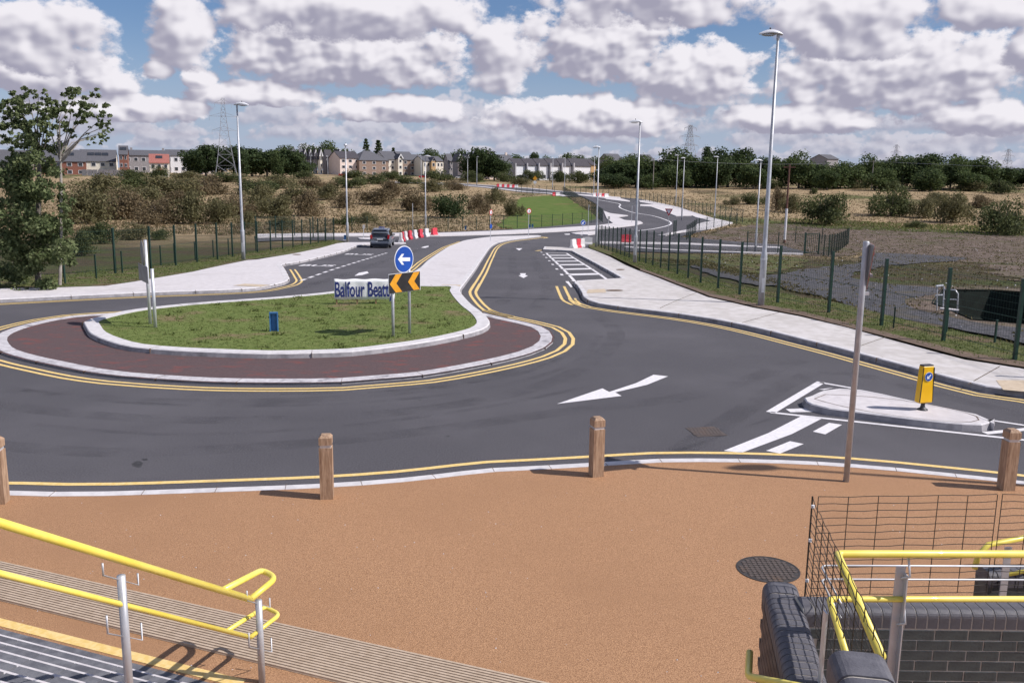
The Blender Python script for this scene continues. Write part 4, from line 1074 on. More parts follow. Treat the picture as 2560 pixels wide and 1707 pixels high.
# ---- red and white plastic barriers
def barrier_mesh(L=1.0, h=.82):
    m = MB(); prof_ = [(-.21, 0), (.21, 0), (.21, .14), (.11, .32), (.085, h), (-.085, h), (-.11, .32), (-.21, .14)]
    n = len(prof_); vs = [(-L / 2, a, b) for a, b in prof_] + [(L / 2, a, b) for a, b in prof_]
    m.add(vs, [tuple(range(n)), tuple(range(n, 2 * n))[::-1]] + [(i, n + i, n + (i + 1) % n, (i + 1) % n) for i in range(n)])
    return m
BAR = {c_: barrier_mesh().mesh('shell', c_) for c_ in ('barrier_red', 'barrier_white')}
m = MB(); m.box((0, 0, .83), (.5, .1, .04)); LUG = {c_: m.mesh('lug', c_) for c_ in ('barrier_red', 'barrier_white')}
m = MB()
for x in (-.3, .3): m.box((x, 0, .03), (.18, .46, .06))
FOOT = {c_: m.mesh('foot', c_) for c_ in ('barrier_red', 'barrier_white')}
def barrier(p, rz, red, label, group=None, s=1.0, lean=0.0):
    t = thing('plastic_barrier', p, rz, label, 'barrier', group); t.scale = (s, s, s); t.rotation_euler[0] = lean
    c_ = 'barrier_red' if red else 'barrier_white'
    link('shell', BAR[c_], t); link('lug', LUG[c_], t); link('foot', FOOT[c_], t)
row = smooth_path(G2([(1000, 607), (1011, 601.5), (1022, 599), (1036, 596.5), (1052, 594), (1070, 591.5), (1098, 589)]), .05)
nb = 8
for i in range(nb):
    k_ = int((len(row) - 1) * (i + .45) / nb); p = row[k_]; q = row[min(k_ + 8, len(row) - 1)] - row[max(k_ - 8, 0)]
    barrier(H(p.x, p.y), math.atan2(q.y, q.x), i % 2 == 1, ('red' if i % 2 else 'white') + ' plastic barrier, ' + ('first', 'second', 'third', 'fourth', 'fifth', 'sixth', 'seventh', 'last')[i] + ' from the grey car in the curved row', 'barriers in the row beside the car', 1.12)
for i, (px, py, red) in enumerate(((1434, 621, False), (1444, 620, True), (1453, 618.5, False))):
    barrier(G(px, py, .12), R(65), red, ('white barrier, left', 'red barrier, middle', 'white barrier, right')[i] + ' of the three above the painted parking boxes', 'barriers by the lay-by', 1.05, (-.05, 0.04, .1)[i])
barrier(G(1469, 612.5), 0.0, False, 'white barrier lying low beside the far lamp and fence', None, 1.0)
barrier(G(1565, 607), 0.1, True, 'red barrier seen through the right fence', None, 1.15)
for i, px in enumerate((1487, 1495, 1502, 1509, 1516)):
    barrier(G(px, 491.5 + (px - 1487) * .06), R(25), i % 2 == 1, ('first', 'second', 'third', 'fourth', 'fifth')[i] + ' small far barrier at the head of the winding road', 'far barriers across the winding road', 1.1)
for i, px in enumerate((1386, 1394)):
    barrier(G(px, 490), R(20), i == 0, ('red', 'white')[i] + ' barrier of the pair at the top of the lawn', 'barriers at the top of the lawn', 1.1)
for i in range(8):
    px = 1246 + i * 6.4; barrier(G(px, 467.5 + i * .35), R(15), i % 2 == 0, 'barrier number %s from the left on the far road' % ('one', 'two', 'three', 'four', 'five', 'six', 'seven', 'eight')[i], 'barriers on the far road', 1.15)

# ================================================================== foreground: stairs, handrail, brick enclosure
pmat('rail_yellow', (0.80, 0.66, 0.10), (0.86, 0.73, 0.16), 3, 0.38, 4, (0.72, 0.58, 0.10), 2.0, (0.6, 0.85), coat=0.2)
pmat('stair_slab', (0.105, 0.108, 0.125), (0.17, 0.172, 0.19), 7, 0.8, 6, (0.085, 0.085, 0.10), 2.5, (0.5, 0.75), 0.25, 60)
pmat('stair_mortar', (0.55, 0.52, 0.54), (0.66, 0.63, 0.64), 12, 0.9, 4)
pmat('blue_brick', (0.046, 0.054, 0.056), (0.090, 0.100, 0.100), 6, 0.62, 5, (0.045, 0.060, 0.058), 1.6, (0.45, 0.7), 0.25, 70, spec=0.45)
pmat('brick_coping', (0.085, 0.083, 0.098), (0.135, 0.132, 0.150), 7, 0.6, 5, (0.075, 0.072, 0.085), 2.5, (0.5, 0.75), 0.2, 80, spec=0.5)
pmat('mortar', (0.48, 0.44, 0.39), (0.60, 0.56, 0.50), 14, 0.95, 4, (0.30, 0.28, 0.26), 3.0, (0.6, 0.85))
pmat('brick_shade_bounce', (0.11, 0.075, 0.058), (0.17, 0.12, 0.095), 6, 0.85, 5, bump=.2)  # dark wall brick with shade and warm bounce from the plaza painted in
pmat('wire_dark', (0.030, 0.026, 0.022), (0.055, 0.045, 0.035), 10, 0.55, 4, metal=.3)

N2 = Vector((-0.355, -0.935)).normalized(); D2 = Vector((0.935, -0.355)).normalized()
E0 = PZ(0, 1565, .03).xy
m_end = (PZ(612, 1702, .03).xy - E0).dot(D2)
st = thing('staircase', (E0.x, E0.y, .03), math.atan2(D2.y, D2.x), 'dark paved steps with white joints at the bottom left corner', 'stairs')
# local frame: x along the nosing, y = away from the climb (climb goes to -y)
T_, R_ = .30, .15; xl = -2.6
for k_ in range(0, 16):
    y0 = -T_ * k_; z = R_ * k_
    m = MB(); m.box(((xl + m_end) / 2, y0 - T_ / 2, z / 2 - .02), (m_end - xl, T_ - .001, z + .02 if z else .02)); sb = m.build('step', 'stair_mortar', st)
    if k_ > 11: continue
    Ls = .44; x = xl + (0.22 if k_ % 2 else 0.0); 
    while x < m_end - .05:
        x2 = min(x + Ls, m_end); gap = .012 if k_ < 4 else .03
        m = MB(); m.box(((x + x2) / 2, y0 - .05 - (T_ - .05) / 2, z + .002), (x2 - x - gap, T_ - .058, .024)); m.build('paver', 'stair_slab', sb)
        x = x2
m = MB(); m.box(((xl + m_end) / 2, .065, .002), (m_end - xl, .13, .008)); m.build('nosing_strip', 'yellow_paint', st)
# corduroy strip
c0 = Vector((0, .13 + .30)); w_ = (PZ(0, 1405, .03).xy - E0).dot(-N2) - .43
tp = thing('tactile_strip', (E0.x, E0.y, .03), math.atan2(D2.y, D2.x), 'long ribbed buff warning strip before the bottom of the steps', 'tactile paving')
m = MB(); m.box((3.5, .43 + w_ / 2, .003), (12.5, w_, .008)); sl = m.build('slab', 'tactile_buff', tp)
nr = 17
m = MB()
for i in range(nr):
    y = .43 + w_ * (i + .5) / nr; h_ = w_ / nr * .40
    vs = [(-2.7, y - h_, .007), (-2.7, y - h_ * .75, .026), (-2.7, y + h_ * .75, .026), (-2.7, y + h_, .007)]
    m.add(vs + [(a + 12.4, b, c) for a, b, c in vs], [(0, 4, 5, 1), (1, 5, 6, 2), (2, 6, 7, 3)])
m.build('ribs', 'tactile_buff', tp, kind='stuff')

# yellow handrail
def bend(pts, r=.10, n=5):
    pts = [Vector(p) for p in pts]; out = [pts[0]]
    for a, b, c in zip(pts, pts[1:], pts[2:]):
        u, v = (a - b), (c - b); d = min(r, u.length * .45, v.length * .45); p, q = b + u.normalized() * d, b + v.normalized() * d
        out += [p.lerp(b, t).lerp(b.lerp(q, t), t) for t in [i / n for i in range(n + 1)]]
    return out + [pts[-1]]
Ez = .95; Ept = PZ(626, 1497, Ez); Lpt = PZ(0, 1307, 2.67); rd = (Lpt.xy - Ept.xy).normalized()
def on_rail(px, py):
    s, z = on_plane(px, py, Vector((Ept.x, Ept.y, 0)), rd); return Vector((Ept.x + rd.x * s, Ept.y + rd.y * s, z))
hr = thing('handrail', (Ept.x, Ept.y, 0.03), 0, 'yellow double handrail on grey posts descending at the left foreground', 'handrail'); O = Vector((Ept.x, Ept.y, .03))
far_ = Ept + (Lpt - Ept) * 1.5
U1 = [far_, Ept, PZ(691, 1444, Ez), PZ(655, 1424, Ez), on_rail(560, 1473)]
m = MB(); m.tube([p - O for p in [U1[0], U1[1]]], .033, 14); m.build('top_rail', 'rail_yellow', hr, smooth=True)
m = MB(); m.tube([p - O for p in bend(U1[1:], .12)], .031, 14); m.build('return_loop', 'rail_yellow', hr, smooth=True)
E2 = on_rail(626, 1592); L2 = on_rail(0, 1433); far2 = E2 + (L2 - E2) * 1.5
m = MB(); m.tube([far2 - O, E2 - O], .023, 12); m.build('lower_rail', 'rail_yellow', hr, smooth=True)
U2 = [E2, PZ(700, 1535, E2.z), PZ(662, 1516, E2.z), on_rail(566, 1577)]
m = MB(); m.tube([p - O for p in bend(U2, .08)], .022, 12); m.build('return_loop', 'rail_yellow', hr, smooth=True)
side = Vector((-rd.y, rd.x, 0)) * -.0
for px, ptop, pbot in ((302, 1432, 1.0), (637, 1497, .0)):
    p = on_rail(px, ptop); stair_z = 0.0
    s_along = (p.xy - E0).dot(N2); bz = max(.0, (int(s_along / T_)) * R_) if s_along > 0 else 0
    p = p + Vector((.03, .02, 0)) if px > 600 else p
    m = MB(); m.tube([Vector((p.x, p.y, bz)) - O, p - O + Vector((0, 0, -.02))], .033, 14); m.build('post', 'galv', hr, smooth=True)
    lo2 = p.z - .52
    for zc, up in ((p.z - .06, .10), (lo2 - .02, .15)):
        a = Vector((p.x, p.y, zc)); hv = Vector((rd.x, rd.y, 0)) * .17; sl_ = Vector((0, 0, 0.677 * .17))
        pts = [a + hv + sl_ + Vector((0, 0, up)), a + hv + sl_, a - hv - sl_, a - hv - sl_ + Vector((0, 0, up))]
        m = MB(); m.tube([q_ - O for q_ in pts], .008, 8); m.build('bracket', 'galv', hr, smooth=True)

# brick enclosure on the right
ew = thing('brick_enclosure', (1.8, 5.5, 0), 0, 'dark blue brick wall with rounded coping in the bottom right corner', 'wall'); O = Vector((1.8, 5.5, 0))
zc1 = 2.15; YF = 5.57
def bull(profile_r, L, w, h):
    """coping brick: section in y-z with rounded top edges, extruded along x by L; origin at the bottom centre"""
    r = profile_r; pr = [(-w / 2, 0)]
    for i in range(6): a = PI - i * PI / 10; pr.append((-w / 2 + r + r * math.cos(a), h - r + r * math.sin(a)))
    for i in range(6): a = PI / 2 - i * PI / 10; pr.append((w / 2 - r + r * math.cos(a), h - r + r * math.sin(a)))
    pr.append((w / 2, 0)); n = len(pr); m = MB()
    m.add([(-L / 2, a, b) for a, b in pr] + [(L / 2, a, b) for a, b in pr], [tuple(range(n))[::-1], tuple(range(n, 2 * n))] + [(i, (i + 1) % n, n + (i + 1) % n, n + i) for i in range(n)])
    return m
cop = bull(.05, .066, .235, .125).mesh('coping_brick', 'brick_coping')
# W1 along x
W1L, W1R = 1.98, 4.9
m = MB(); m.box(((W1L + W1R) / 2, YF + .112, (zc1 - .115) / 2), (W1R - W1L, .222, zc1 - .115)); wb = m.build('back_wall', 'mortar', ew, -O)
bull(.05, W1R - W1L, .229, .121).build('bedding', 'mortar', wb, ((W1L + W1R) / 2, YF + .112, zc1 - .122))
x = W1L + .04
while x < W1R:
    link('coping_brick', cop, wb, (x, YF + .112, zc1 - .122)); x += .0752
brk = MB().box((0, 0, 0), (.215, .02, .065)).mesh('brick', 'blue_brick')
for c_ in range(9):
    z = zc1 - .122 - .012 - .0375 - .075 * c_
    x = W1L + (.11 if c_ % 2 else .0) + .1
    while x < W1R - .05:
        link('brick', brk, wb, (x, YF + .006 + random.uniform(-.002, .002), z)); x += .2255
# W2 towards the camera
a2, b2 = Vector((1.955, 6.02)), Vector((1.69, 4.45)); dw = (b2 - a2); ang = math.atan2(dw.y, dw.x); Lw = dw.length; md2 = (a2 + b2) / 2; zc2 = 2.13
m = MB(); m.box((0, 0, (zc2 - .12) / 2), (Lw - .02, .22, zc2 - .12)); w2 = m.build('side_wall', 'brick_shade_bounce', ew, Vector((md2.x, md2.y, 0)) - O, rz=ang)
bull(.06, Lw - .05, .239, .126).build('bedding', 'mortar', w2, (0, 0, zc2 - .13))
s_ = -Lw / 2 + .09
endc = bull(.075, .17, .25, .135).mesh('coping_end', 'brick_coping'); link('coping_end', endc, w2, (s_, 0, zc2 - .13)); s_ += .13
cop2 = bull(.06, .066, .245, .13).mesh('coping_brick', 'brick_coping')
while s_ < Lw / 2:
    link('coping_brick', cop2, w2, (s_, 0, zc2 - .13)); s_ += .0752
for c_ in range(14):
    z = zc2 - .13 - .012 - .0375 - .075 * c_; s_ = -Lw / 2 + (.11 if c_ % 2 else 0) + .1
    bb_ = brk
    while s_ < Lw / 2 - .08:
        link('brick', MATS.setdefault('_bm', MB().box((0, 0, 0), (.215, .02, .065)).mesh('brick', 'brick_shade_bounce')), w2, (s_, -.112, z)); link('brick', brk, w2, (s_, .112, z)); s_ += .2255
# C3: the wall steps up close to the camera
a3 = PZ(2148, 1634, 2.93); d3 = dw.normalized(); L3 = 1.0; c3 = a3.xy + d3 * (L3 / 2 - .02)
m = MB(); m.box((0, 0, 2.80 / 2), (L3 - .02, .21, 2.80)); w3 = m.build('side_wall', 'brick_shade_bounce', ew, Vector((c3.x, c3.y, 0)) - O, rz=ang)
endb = bull(.065, .20, .255, .14).mesh('coping_end', 'brick_coping'); link('coping_end', endb, w3, (-L3 / 2 + .10, 0, 2.79))
s_ = -L3 / 2 + .245
while s_ < L3 / 2:
    link('coping_brick', cop2, w3, (s_, 0, 2.795)); s_ += .0752
bull(.06, L3 - .03, .239, .126).build('bedding', 'mortar', w3, (0, 0, 2.795))
# guard rails
zr, zr2 = 2.70, 2.385
gr = thing('guard_rail', (2.0, 5.2, 0), 0, 'yellow double guard rail turning the corner above the brick wall', 'guard rail'); O = Vector((2.0, 5.2, 0))
cu_ = PZ(2093, 1384, zr); nu_ = PZ(2203, 1640, zr); ru_ = cu_ + Vector((3.2, .09, 0))
m = MB(); m.tube([p - O for p in bend([nu_, cu_, ru_], .03, 3)], .0245, 14); m.build('top_rail', 'rail_yellow', gr, smooth=True)
cl_ = PZ(2073, 1497, zr2); nl_ = PZ(2120, 1650, zr2); rl_ = cl_ + Vector((3.2, .09, 0))
m = MB(); m.tube([p - O for p in bend([nl_, cl_, rl_], .03, 3)], .0195, 12); m.build('lower_rail', 'rail_yellow', gr, smooth=True)
for px, w_ in ((2252, .055), (2925, .055)):
    p = PD(px, 1420, 5.28)
    m = MB(); m.box((p.x, 5.28, 1.30), (.06, .012, 2.6)); m.build('post', 'galv_bright', gr, -O)
    m = MB(); m.box((p.x + .026, 5.255, 1.28), (.008, .05, 2.56)); m.build('post_flange', 'galv_bright', gr, -O)
    for zz in (zr, zr2):
        m = MB(); m.tube([(p.x + .03, 5.26, zz - .02), (p.x + .035, 5.22, zz - .14), (p.x - .01, 5.24, zz - .16)], .008, 8); m.build('bracket', 'galv_bright', gr, -O, smooth=True)
# near post of the side rails
p = PZ(2075, 1560, 2.3); m = MB(); m.box((1.80, 4.72, 1.3), (.012, .05, 2.55)); m.build('post', 'galv_bright', gr, -O)
# weld mesh guard, two panels meeting at the corner, and the galvanised rods behind
mg = thing('mesh_guard', (1.97, 5.86, 0), 0, 'dark wire mesh guard standing behind the yellow rails', 'mesh guard'); O = Vector((1.97, 5.86, 0))
def mesh_panel(p0, p1, z0, z1, sp_v, sp_h, r=.0028, kink=True):
    m = MB(); p0, p1 = Vector(p0), Vector(p1); d = p1 - p0; L = d.length; d = d.normalized()
    n = max(1, round(L / sp_v)); nrm = Vector((-d.y, d.x))
    for i in range(n + 1):
        q_ = p0 + d * (L * i / n); m.tube([(q_.x - O.x, q_.y - O.y, z0), (q_.x - O.x, q_.y - O.y, z1)], r * 1.15, 5)
    k_ = round((z1 - z0) / sp_h)
    for i in range(k_ + 1):
        z = z0 + (z1 - z0) * i / k_; pts = []
        for j in range(0, 2 * n + 1):
            q_ = p0 + d * (L * j / (2 * n)) + nrm * (.005 * math.sin(j * 2.1 + i)); pts.append((q_.x - O.x, q_.y - O.y, z + .003 * math.sin(j * 1.7 + i * .5)))
        m.tube(pts, r, 5)
    return m
tl = PZ(2046, 1242, 2.80); tr2 = PZ(2494, 1236, 2.80); far_l = PZ(2031, 1247, 2.80); near_l = PZ(2211, 1612, 2.80)
mesh_panel(tl.xy, tr2.xy, 2.06, 2.80, .205, .053).build('mesh_panel', 'wire_dark', mg)
mesh_panel((tr2.x + .035, tr2.y), (tr2.x + 1.4, tr2.y + .06), 2.06, 2.80, .205, .053).build('mesh_panel', 'wire_dark', mg)
mesh_panel(far_l.xy, near_l.xy, 2.06, 2.80, .2, .053).build('mesh_panel', 'wire_dark', mg)
m = MB(); m.tube([Vector((far_l.x, far_l.y, 2.06)) - O * 1, Vector((far_l.x, far_l.y, 2.82)) - O], .006, 6); m.build('corner_rod', 'wire_dark', mg)
for z in (2.2, 2.5, 2.75):
    m = MB(); m.lathe([(.012, -.01), (.012, .01)], 8, (far_l.x - O.x + .004, far_l.y - O.y - .01, z)); m.build('clip', 'sign_white', mg)
for py in (1413, 1447):
    a = PD(2052, py, 5.74); m = MB(); m.tube([p - O for p in bend([a + Vector((-.06, -.55, 0)), a, a + Vector((3, .06, 0))], .05)], .007, 8); m.build('rod', 'galv', mg, smooth=True)
# second wall end and rail farther right
fw = thing('brick_pier', (0, 0, 0), 0, 'dark brick pier behind the mesh at the right edge', 'wall')
a = PD(2476, 1436, 7.2); fw.location = (a.x, a.y, 0)
m = MB(); m.box((.75, .12, (a.z - .1) / 2), (1.5, .22, a.z - .1)); m.build('pier_wall', 'blue_brick', fw)
for i in range(19): link('coping_brick', cop, fw, (.035 + i * .0752, .12, a.z - .12))
rr = thing('guard_rail', (0, 0, 0), 0, 'short yellow rail end behind the mesh at the right edge', 'guard rail'); b = PD(2448, 1370, 7.0); rr.location = (b.x, b.y, 0)
m = MB(); m.tube([(-.02, 0, b.z - .18), (0, 0, b.z - .06), (.09, .03, b.z + .02), (1.4, .5, b.z + .05)], .024, 12); m.build('top_rail', 'rail_yellow', rr, smooth=True)
m = MB(); m.box((.33, .15, b.z / 2 - .05), (.06, .012, b.z)); m.build('post', 'galv_bright', rr)
m = MB(); m.tube([(.37, .16, b.z - .30), (1.4, .5, b.z - .27)], .018, 10); m.build('lower_rail', 'rail_yellow', rr, smooth=True)
# handrail end left of the enclosure
zh = 1.84; p0 = PZ(1871, 1690, zh); p1 = PD(2010, 1719, 4.45)
sr = thing('handrail', (p0.x, p0.y, .03), 0, 'end of a yellow handrail at the bottom edge before the brick wall', 'handrail'); O = Vector((p0.x, p0.y, .03))
m = MB(); m.tube([p - O for p in bend([p0 + (p1 - p0) * 1.6, p0, PZ(1874, 1630, zh)], .05)], .024, 12); m.build('top_rail', 'rail_yellow', sr, smooth=True)
m = MB(); m.tube([(.03, -.06, .0), (.03, -.06, zh - .07)], .014, 10); m.build('post', 'galv', sr, smooth=True)

# ================================================================== car
pmat('car_paint', (0.13, 0.15, 0.19), (0.15, 0.17, 0.21), 2, 0.28, 3, coat=0.6, metal=.3)
pmat('car_glass', (0.012, 0.014, 0.018), (0.02, 0.022, 0.028), 2, 0.05, 2, spec=.8)
pmat('tyre', (0.015, 0.015, 0.016), (0.025, 0.025, 0.026), 20, 0.85, 3)
pmat('tail_red', (0.40, 0.01, 0.015), (0.5, 0.02, 0.02), 5, 0.2, 3)
pmat('plate_white', (0.62, 0.62, 0.62), (0.70, 0.70, 0.70), 5, 0.4, 3)
pc = G(950, 621); hd = bd.normalized(); 
ct = thing('parked_car', (pc.x, pc.y, pc.z), math.atan2(hd.y, hd.x) - PI / 2 + R(3), 'dark grey people carrier parked in the bus bay with its back to the camera', 'car')
# local: +y forward, rear bumper at y = 0
def loft(secs, mat, name, parent, smooth=True):
    """secs: list of (y, [(x, z) half outline from bottom centre to top centre])"""
    m = MB(); vs = []; n = len(secs[0][1])
    for y, o in secs:
        full = [(x, z) for x, z in o] + [(-x, z) for x, z in o[::-1]]
        vs += [(x, y, z) for x, z in full]
    N = 2 * n; fs = []
    for i in range(len(secs) - 1):
        for k_ in range(N): fs.append((i * N + k_, i * N + (k_ + 1) % N, (i + 1) * N + (k_ + 1) % N, (i + 1) * N + k_))
    fs.append(tuple(range(N))); fs.append(tuple((len(secs) - 1) * N + k_ for k_ in range(N))[::-1])
    m.add(vs, fs); o = m.build(name, mat, parent, smooth=smooth); return o
def half(w, z0, z1, tuck=.06): return [(w * .80, z0), (w * .96, z0 + .10), (w, z0 + .30), (w, z1 - .12), (w - tuck * .5, z1 - .03), (w - tuck, z1)]
loft([(0.0, half(.78, .28, .80, .1)), (.10, half(.86, .22, .96)), (.5, half(.885, .20, 1.0)), (1.6, half(.89, .20, .98)), (3.0, half(.885, .20, .95)), (3.7, half(.86, .22, .86)), (4.1, half(.78, .26, .74)), (4.26, half(.62, .34, .62))], 'car_paint', 'body', ct)
def hg(w0, w1, z0, z1): return [(w0 * .98, z0), (w0, z0 + .02), ((w0 + w1) / 2 + .01, (z0 + z1) / 2), (w1, z1 - .06), (w1 - .05, z1 - .015), (w1 - .16, z1)]
loft([(.14, hg(.80, .70, .93, 1.28)), (.30, hg(.83, .68, .93, 1.52)), (.55, hg(.84, .67, .93, 1.60)), (1.5, hg(.84, .69, .93, 1.64)), (2.3, hg(.83, .66, .92, 1.60)), (2.9, hg(.80, .60, .90, 1.25)), (3.35, hg(.76, .60, .86, 1.0))], 'car_paint', 'cabin', ct)
def pane(pts, name='window'): 
    m = MB(); m.add(pts, [tuple(range(len(pts)))]); o = m.build(name, 'car_glass', ct); return o
pane([(-.74, .085, 1.00), (.74, .085, 1.00), (.64, .245, 1.47), (-.64, .245, 1.47)], 'rear_window')
for s in (-1, 1):
    pane([(s * .862, .6, .99), (s * .862, 2.9, .97), (s * .72, 2.25, 1.50), (s * .735, 1.0, 1.53), (s * .735, .55, 1.48)], 'side_window')
    m = MB(); m.box((s * .74, .045, .98), (.17, .12, .34), M=Matrix.Rotation(s * .12, 3, 'Y')); m.build('tail_light', 'tail_red', ct)
    m = MB(); m.box((s * .97, 2.55, 1.03), (.16, .08, .12)); m.build('wing_mirror', 'dark_plastic', ct)
    for y in (.72, 3.45):
        m = MB(); m.tube([(s * .70, y, .31), (s * .885, y, .31)], .315, 20); w = m.build('wheel', 'tyre', ct)
        m = MB(); m.tube([(s * .87, y, .31), (s * .89, y, .31)], .20, 16); m.build('rim', 'galv', w)
    m = MB(); m.tube([(s * .60, .45, 1.66), (s * .61, 1.3, 1.69), (s * .60, 2.1, 1.66)], .018, 8); m.build('roof_bar', 'dark_plastic', ct)
m = MB(); m.box((0, -.005, .78), (.52, .02, .115)); m.build('number_plate', 'plate_white', ct)
m = MB(); m.box((0, -.01, .47), (1.50, .12, .20)); bp = m.build('rear_bumper', 'car_paint', ct); md = bp.modifiers.new('round', 'BEVEL'); md.width = .04; md.segments = 2
m = MB(); m.box((0, 1.8, .22), (1.45, 3.4, .10)); m.build('underside', 'dark_plastic', ct)
m = MB(); m.box((0, .27, 1.575), (1.20, .16, .035)); m.build('spoiler', 'car_paint', ct)
m = MB(); m.box((0, 1.6, 1.70), (.5, .12, .06)); m.build('roof_beacon', 'sign_blue', ct)

# ================================================================== vegetation
leafmat('leaf_tree', (0.075, 0.104, 0.042), (0.205, 0.24, 0.112))
leafmat('leaf_dark', (0.032, 0.053, 0.022), (0.085, 0.116, 0.046), .2)
leafmat('leaf_belt', (0.048, 0.076, 0.030), (0.125, 0.160, 0.060), .12)
leafmat('leaf_shrub', (0.056, 0.072, 0.030), (0.13, 0.145, 0.06), .4)
leafmat('leaf_brown', (0.135, 0.106, 0.060), (0.235, 0.182, 0.110), .4)
leafmat('leaf_olive', (0.110, 0.106, 0.052), (0.200, 0.182, 0.092), .4)
leafmat('blade_green', (0.105, 0.138, 0.038), (0.19, 0.22, 0.08), 1.2)
leafmat('blade_straw', (0.19, 0.14, 0.085), (0.33, 0.25, 0.16), .15)
leafmat('blade_olive', (0.075, 0.070, 0.028), (0.17, 0.14, 0.065), .15)
pmat('bark', (0.10, 0.085, 0.07), (0.20, 0.175, 0.15), 6, 0.9, 5, bump=.3, bscale=20)
pmat('bark_pale', (0.26, 0.23, 0.20), (0.36, 0.33, 0.29), 6, 0.9, 5)

def leaves(centers, radii, counts, size, flat=1.0, rng=RNG, shell=.55):
    """quads scattered through ellipsoidal clumps"""
    out = []
    for c, r, n in zip(centers, radii, counts):
        r = np.asarray(r, float) * np.ones(3)
        d = rng.normal(size=(n, 3)); d /= np.linalg.norm(d, axis=1)[:, None]
        rad = rng.uniform(shell ** 3, 1, n) ** (1 / 3) * (1 + .12 * rng.normal(size=n))
        p = np.asarray(c) + d * rad[:, None] * r
        nrm = d * .55 + rng.normal(size=(n, 3)) * .75 + np.array([0, 0, .35]); nrm /= np.linalg.norm(nrm, axis=1)[:, None]
        a = np.cross(nrm, rng.normal(size=(n, 3))); a /= np.linalg.norm(a, axis=1)[:, None]; b = np.cross(nrm, a)
        s = size * rng.uniform(.6, 1.3, n)[:, None]
        q = np.stack([p - a * s * .5, p + b * s * .32, p + a * s * .5, p - b * s * .32], 1)
        out.append(q.reshape(-1, 3))
    return np.concatenate(out)
def crown_variant(seed, n_cl=16, n_leaf=1300, size=.12, squash=.85, mat='leaf_belt', name='crown'):
    rg = np.random.default_rng(seed); cs, rs, ns = [], [], []
    for i in range(n_cl):
        d = rg.normal(size=3); d /= np.linalg.norm(d); d *= rg.uniform(.25, .78); d[2] *= squash; d[2] -= .05
        cs.append(d); r = rg.uniform(.26, .46); rs.append((r, r, r * .85)); ns.append(int(n_leaf / n_cl * (r / .32) ** 2))
    return tri_mesh(name, leaves(cs, rs, ns, size, rng=rg, shell=.35), 4, mat)
CROWNS = [crown_variant(100 + i, 16 + 2 * i, 3600, .105, (.8, .95, .7, 1.0, .85)[i], 'leaf_belt') for i in range(5)]
CROWND = [crown_variant(140 + i, 16, 3600, .105, .9, 'leaf_dark') for i in range(3)]
m = MB(); m.tube([(0, 0, -.05), (.01, 0, .35), (-.01, .01, .62)], [.035, .026, .012], 7); m.tube([(0, 0, .30), (.14, .03, .55)], [.018, .007], 5); m.tube([(0, 0, .34), (-.13, -.04, .58)], [.017, .007], 5)
TRUNK = m.mesh('trunk', 'bark')
def tree(px, top, w, D, label, dark=False, group='trees of the far belt', i=0):
    x = PD(px, 440, D).x; b = H(x, D, -.1); h = PD(px, top, D).z - b.z; wm = w / FPX * D
    t = thing('tree', b, RNG.uniform(0, 6), label, 'tree', group)
    o = link('trunk', TRUNK, t); o.scale = (h, h, h)
    cm = (CROWND if dark else CROWNS); o = link('crown', cm[i % len(cm)], t, (0, 0, h * .49)); o.scale = (wm * .70, wm * .70, h * .57)
    return t
ORD = ['first', 'second', 'third', 'fourth', 'fifth', 'sixth', 'seventh', 'eighth', 'ninth', 'tenth', 'eleventh', 'twelfth', 'thirteenth', 'fourteenth', 'fifteenth', 'sixteenth', 'seventeenth', 'eighteenth', 'nineteenth', 'twentieth'] + ['twenty ' + w for w in ('first', 'second', 'third', 'fourth', 'fifth', 'sixth', 'seventh', 'eighth', 'ninth')] + ['thirtieth'] + ['thirty ' + w for w in ('first', 'second', 'third', 'fourth', 'fifth')]
